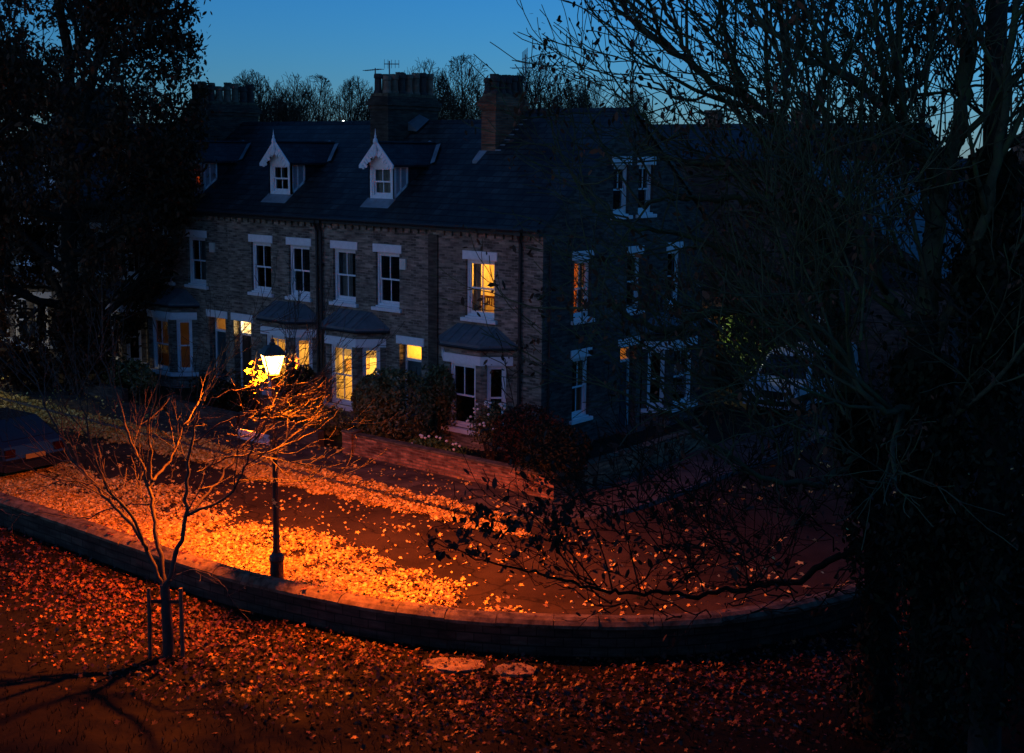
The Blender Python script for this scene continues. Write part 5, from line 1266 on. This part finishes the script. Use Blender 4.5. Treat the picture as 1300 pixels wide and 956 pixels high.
# floodlight far beyond the ridge
fp = at(436, 154.3, 150)
fl_ = thing('floodlight', (fp.x, fp.y, 0), 'tiny white light far beyond the ridge, left of the middle chimney', 'light')
q = MB(); q.tube([(fp.x, fp.y, 0), (fp.x, fp.y, fp.z - .15)], .08, 6); q.build('mast', M['iron'], fl_)
q = MB(); q.lathe([(.05, -.13), (.13, -.05), (.13, .05), (.05, .13)], fp, 8); q.build('lamp_head', emit('flood_glow', (1, .95, .85), 9), fl_)

# ------------------------------------------------------------------ vehicles
def wheel(t, c, r, w, ax):
    c = V3(c); a = V3(ax); q = MB(); q.tube([c - a * w / 2, c - a * (w * .42), c + a * (w * .42), c + a * w / 2], [r * .93, r, r, r * .93], 20)
    W_ = q.build('tyre', M['tyre'], t, smooth=False)
    q = MB(); q.tube([c + a * (w / 2 + .004), c + a * (w / 2 + .02)], [r * .6, r * .55], 12); q.build('rim', M['rim'], W_)
def vehicle(name, loc, heading, prof, half, paint, label, cat, glassz, wr, wx, front='head', side_win=(), rear_plate=False, belt=None, top_in=.12):
    """profile (x forward, z) lofted across the width; local +x is the nose"""
    t = thing(name, loc, label, cat); t.rotation_euler = (0, 0, heading)
    o0 = V3(loc)
    q = MB(); n = len(prof)
    zmax = max(z for _, z in prof); bz = belt or zmax * .55
    inset = lambda z: half - (max(0, z - bz) / (zmax - bz)) * top_in
    rows = []
    for sy in (-1, -.94, .94, 1):
        s0 = len(q.v)
        for (x_, z_) in prof:
            e = .0 if abs(sy) < 1 else .04
            cx = sum(p[0] for p in prof) / n; cz = sum(p[1] for p in prof) / n
            dx, dz = x_ - cx, z_ - cz; l = math.hypot(dx, dz)
            q.v.append((x_ - dx / l * e, inset(z_) * sy, z_ - dz / l * e))
        rows.append(s0)
    for r in range(3):
        for i in range(n): j = (i + 1) % n; q.f.append((rows[r] + i, rows[r] + j, rows[r + 1] + j, rows[r + 1] + i))
    q.f.append(tuple(rows[0] + i for i in range(n))); q.f.append(tuple(rows[3] + i for i in range(n))[::-1])
    def lb(mb, nm, mat, parent=t, **k):
        org = parent_origin(None); me = bpy.data.meshes.new(nm); me.from_pydata(mb.v, [], mb.f); me.materials.append(mat); me.update()
        o = bpy.data.objects.new(nm, me); COL.objects.link(o); o.parent = parent; return o
    body = lb(q, 'body', paint)
    # windscreen / rear window: panes just proud of the sloped faces
    for (i0, i1, nm) in glassz:
        (xa, za), (xb, zb_) = prof[i0], prof[i1]; nx_, nz_ = (zb_ - za), -(xb - xa); l = math.hypot(nx_, nz_); cx = sum(p[0] for p in prof) / n; cz = sum(p[1] for p in prof) / n
        mx, mz = (xa + xb) / 2, (za + zb_) / 2; s_ = 1 if (nx_ * (mx - cx) + nz_ * (mz - cz)) > 0 else -1; ox, oz = s_ * nx_ / l * .012, s_ * nz_ / l * .012
        g = MB(); P = lambda f, sy: (xa + (xb - xa) * f + ox, inset(za + (zb_ - za) * f) * sy * .88, za + (zb_ - za) * f + oz)
        g.face([P(.08, -1), P(.08, 1), P(.92, 1), P(.92, -1)]); lb(g, nm, M['carglass'])
    for sy in (-1, 1):
        for (xa, xb, za, zb_, sk0, sk1) in side_win:
            g = MB(); yy = lambda z: (inset(z) + .006) * sy
            g.face([(xa, yy(za), za), (xb, yy(za), za), (xb - sk1, yy(zb_), zb_), (xa + sk0, yy(zb_), zb_)]); lb(g, 'side_window', M['carglass'])
        for wx_ in wx:
            w_ = MB(); c = V3((wx_, sy * (half - .09), wr)); a = V3((0, sy, 0))
            w_.tube([c - a * .1, c - a * .08, c + a * .08, c + a * .11], [wr * .93, wr, wr, wr * .93], 20); W_ = lb(w_, 'wheel', M['tyre'])
            w_ = MB(); w_.tube([c + a * .112, c + a * .13], [wr * .62, wr * .55], 12); lb(w_, 'rim', M['rim'], W_)
            # dark wheel arch
            w_ = MB(); ring = []
            for k in range(13):
                an = math.pi * k / 12; ring.append((wx_ + wr * 1.16 * math.cos(an), sy * (half + .004), wr + wr * 1.16 * math.sin(an)))
            ring += [(wx_ - wr * 1.16, sy * (half + .004), wr * .7), (wx_ + wr * 1.16, sy * (half + .004), wr * .7)]
            w_.face(ring); lb(w_, 'wheel_arch', M['tyre'])
        m_ = MB(); m_.box(prof[0][0] * 0 + wx[1] - .35, wx[1] - .2, *(sorted((sy * half, sy * (half + .16)))), bz - .02, bz + .16); lb(m_, 'wing_mirror', paint)
    xf = max(p[0] for p in prof); xr = min(p[0] for p in prof)
    return t, lb, xf, xr
van_prof = [(2.45, .32), (2.48, .75), (2.35, 1.02), (1.75, 1.16), (1.05, 1.88), (.8, 1.96), (-2.2, 1.98), (-2.38, 1.85), (-2.45, .9), (-2.45, .32)]
van, lb, xf, xr = vehicle('parked_van', (2.35, 11.4, .05), R(-90), van_prof, .93, M['van'], 'white van parked nose-on in the yard beside the corner house', 'van', [(3, 4, 'windscreen')], .33, (-1.55, 1.55),
    side_win=[(.35, 1.45, 1.12, 1.75, .0, .55), (-1.0, .25, 1.12, 1.75, .05, .02)], belt=1.1, top_in=.16)
for sy in (-1, 1):
    h_ = MB(); h_.box(xf - .12, xf + .006, *sorted((sy * .62, sy * .86)), .72, .92); lb(h_, 'headlight', M['headlight'])
h_ = MB(); h_.box(xf - .05, xf + .008, -.5, .5, .62, .86); lb(h_, 'grille', M['tyre'])
h_ = MB(); h_.box(xf - .05, xf + .05, -.9, .9, .34, .56); lb(h_, 'bumper', M['van'])
h_ = MB(); h_.box(xf + .05, xf + .058, -.26, .26, .40, .51); lb(h_, 'number_plate', M['sign'])
car_prof = [(2.05, .28), (2.12, .6), (1.95, .82), (1.05, .95), (.45, 1.42), (-1.1, 1.46), (-1.85, 1.0), (-2.0, .92), (-2.08, .6), (-2.0, .28)]
car, lb, xf, xr = vehicle('parked_car', (-10.7, -10.1, -.05), R(180), car_prof, .86, M['car'], 'dark parked car with a yellow rear plate at the left of the road', 'car', [(3, 4, 'windscreen'), (5, 6, 'rear_window')], .31, (-1.3, 1.3),
    side_win=[(-.2, .85, .96, 1.36, .0, .5), (-1.35, -.3, .96, 1.36, .3, .0)], belt=.92, top_in=.2)
for sy in (-1, 1):
    h_ = MB(); h_.box(xr - .012, xr + .2, *sorted((sy * .55, sy * .82)), .66, .86); lb(h_, 'tail_light', M['tail'])
h_ = MB(); h_.box(xr - .05, xr + .15, -.84, .84, .30, .50); lb(h_, 'bumper', M['car'])
h_ = MB(); h_.box(xr - .016, xr + .05, -.27, .27, .56, .68); lb(h_, 'number_plate', M['plate'])

# ------------------------------------------------------------------ sky and afterglow
w = bpy.data.worlds.new('World'); scene.world = w; w.use_nodes = True; nt = w.node_tree
bg = nt.nodes['Background']
sky = nt.nodes.new('ShaderNodeTexSky'); sky.sky_type = 'NISHITA'; sky.sun_disc = False
SUN_EL, SUN_AZ = R(8.0), R(192)
sky.sun_elevation = SUN_EL; sky.sun_rotation = SUN_AZ
sky.air_density = 1.0; sky.dust_density = .1; sky.ozone_density = 8
SKY_STR = .15
nt.links.new(sky.outputs[0], bg.inputs[0]); bg.inputs[1].default_value = SKY_STR
sl = bpy.data.lights.new('sun', 'SUN'); so_ = bpy.data.objects.new('sun', sl); COL.objects.link(so_)
sl.energy = .11; sl.angle = R(50); sl.color = (1, .78, .74)
so_.rotation_euler = V3((math.sin(SUN_AZ), math.cos(SUN_AZ), math.tan(SUN_EL))).to_track_quat('Z', 'Y').to_euler()
so_.location = (0, -40, 20)

# ------------------------------------------------------------------ render settings
vs = scene.view_settings
scene.display_settings.display_device = 'sRGB'
vs.view_transform = 'Standard'; vs.look = 'None'; vs.exposure = 0; vs.gamma = 1; vs.use_curve_mapping = False
cy = scene.cycles
cy.use_denoising = True; cy.max_bounces = 5; cy.diffuse_bounces = 3; cy.glossy_bounces = 2; cy.transparent_max_bounces = 12; cy.transmission_bounces = 2
cy.sample_clamp_indirect = 4; cy.caustics_reflective = False; cy.caustics_refractive = False
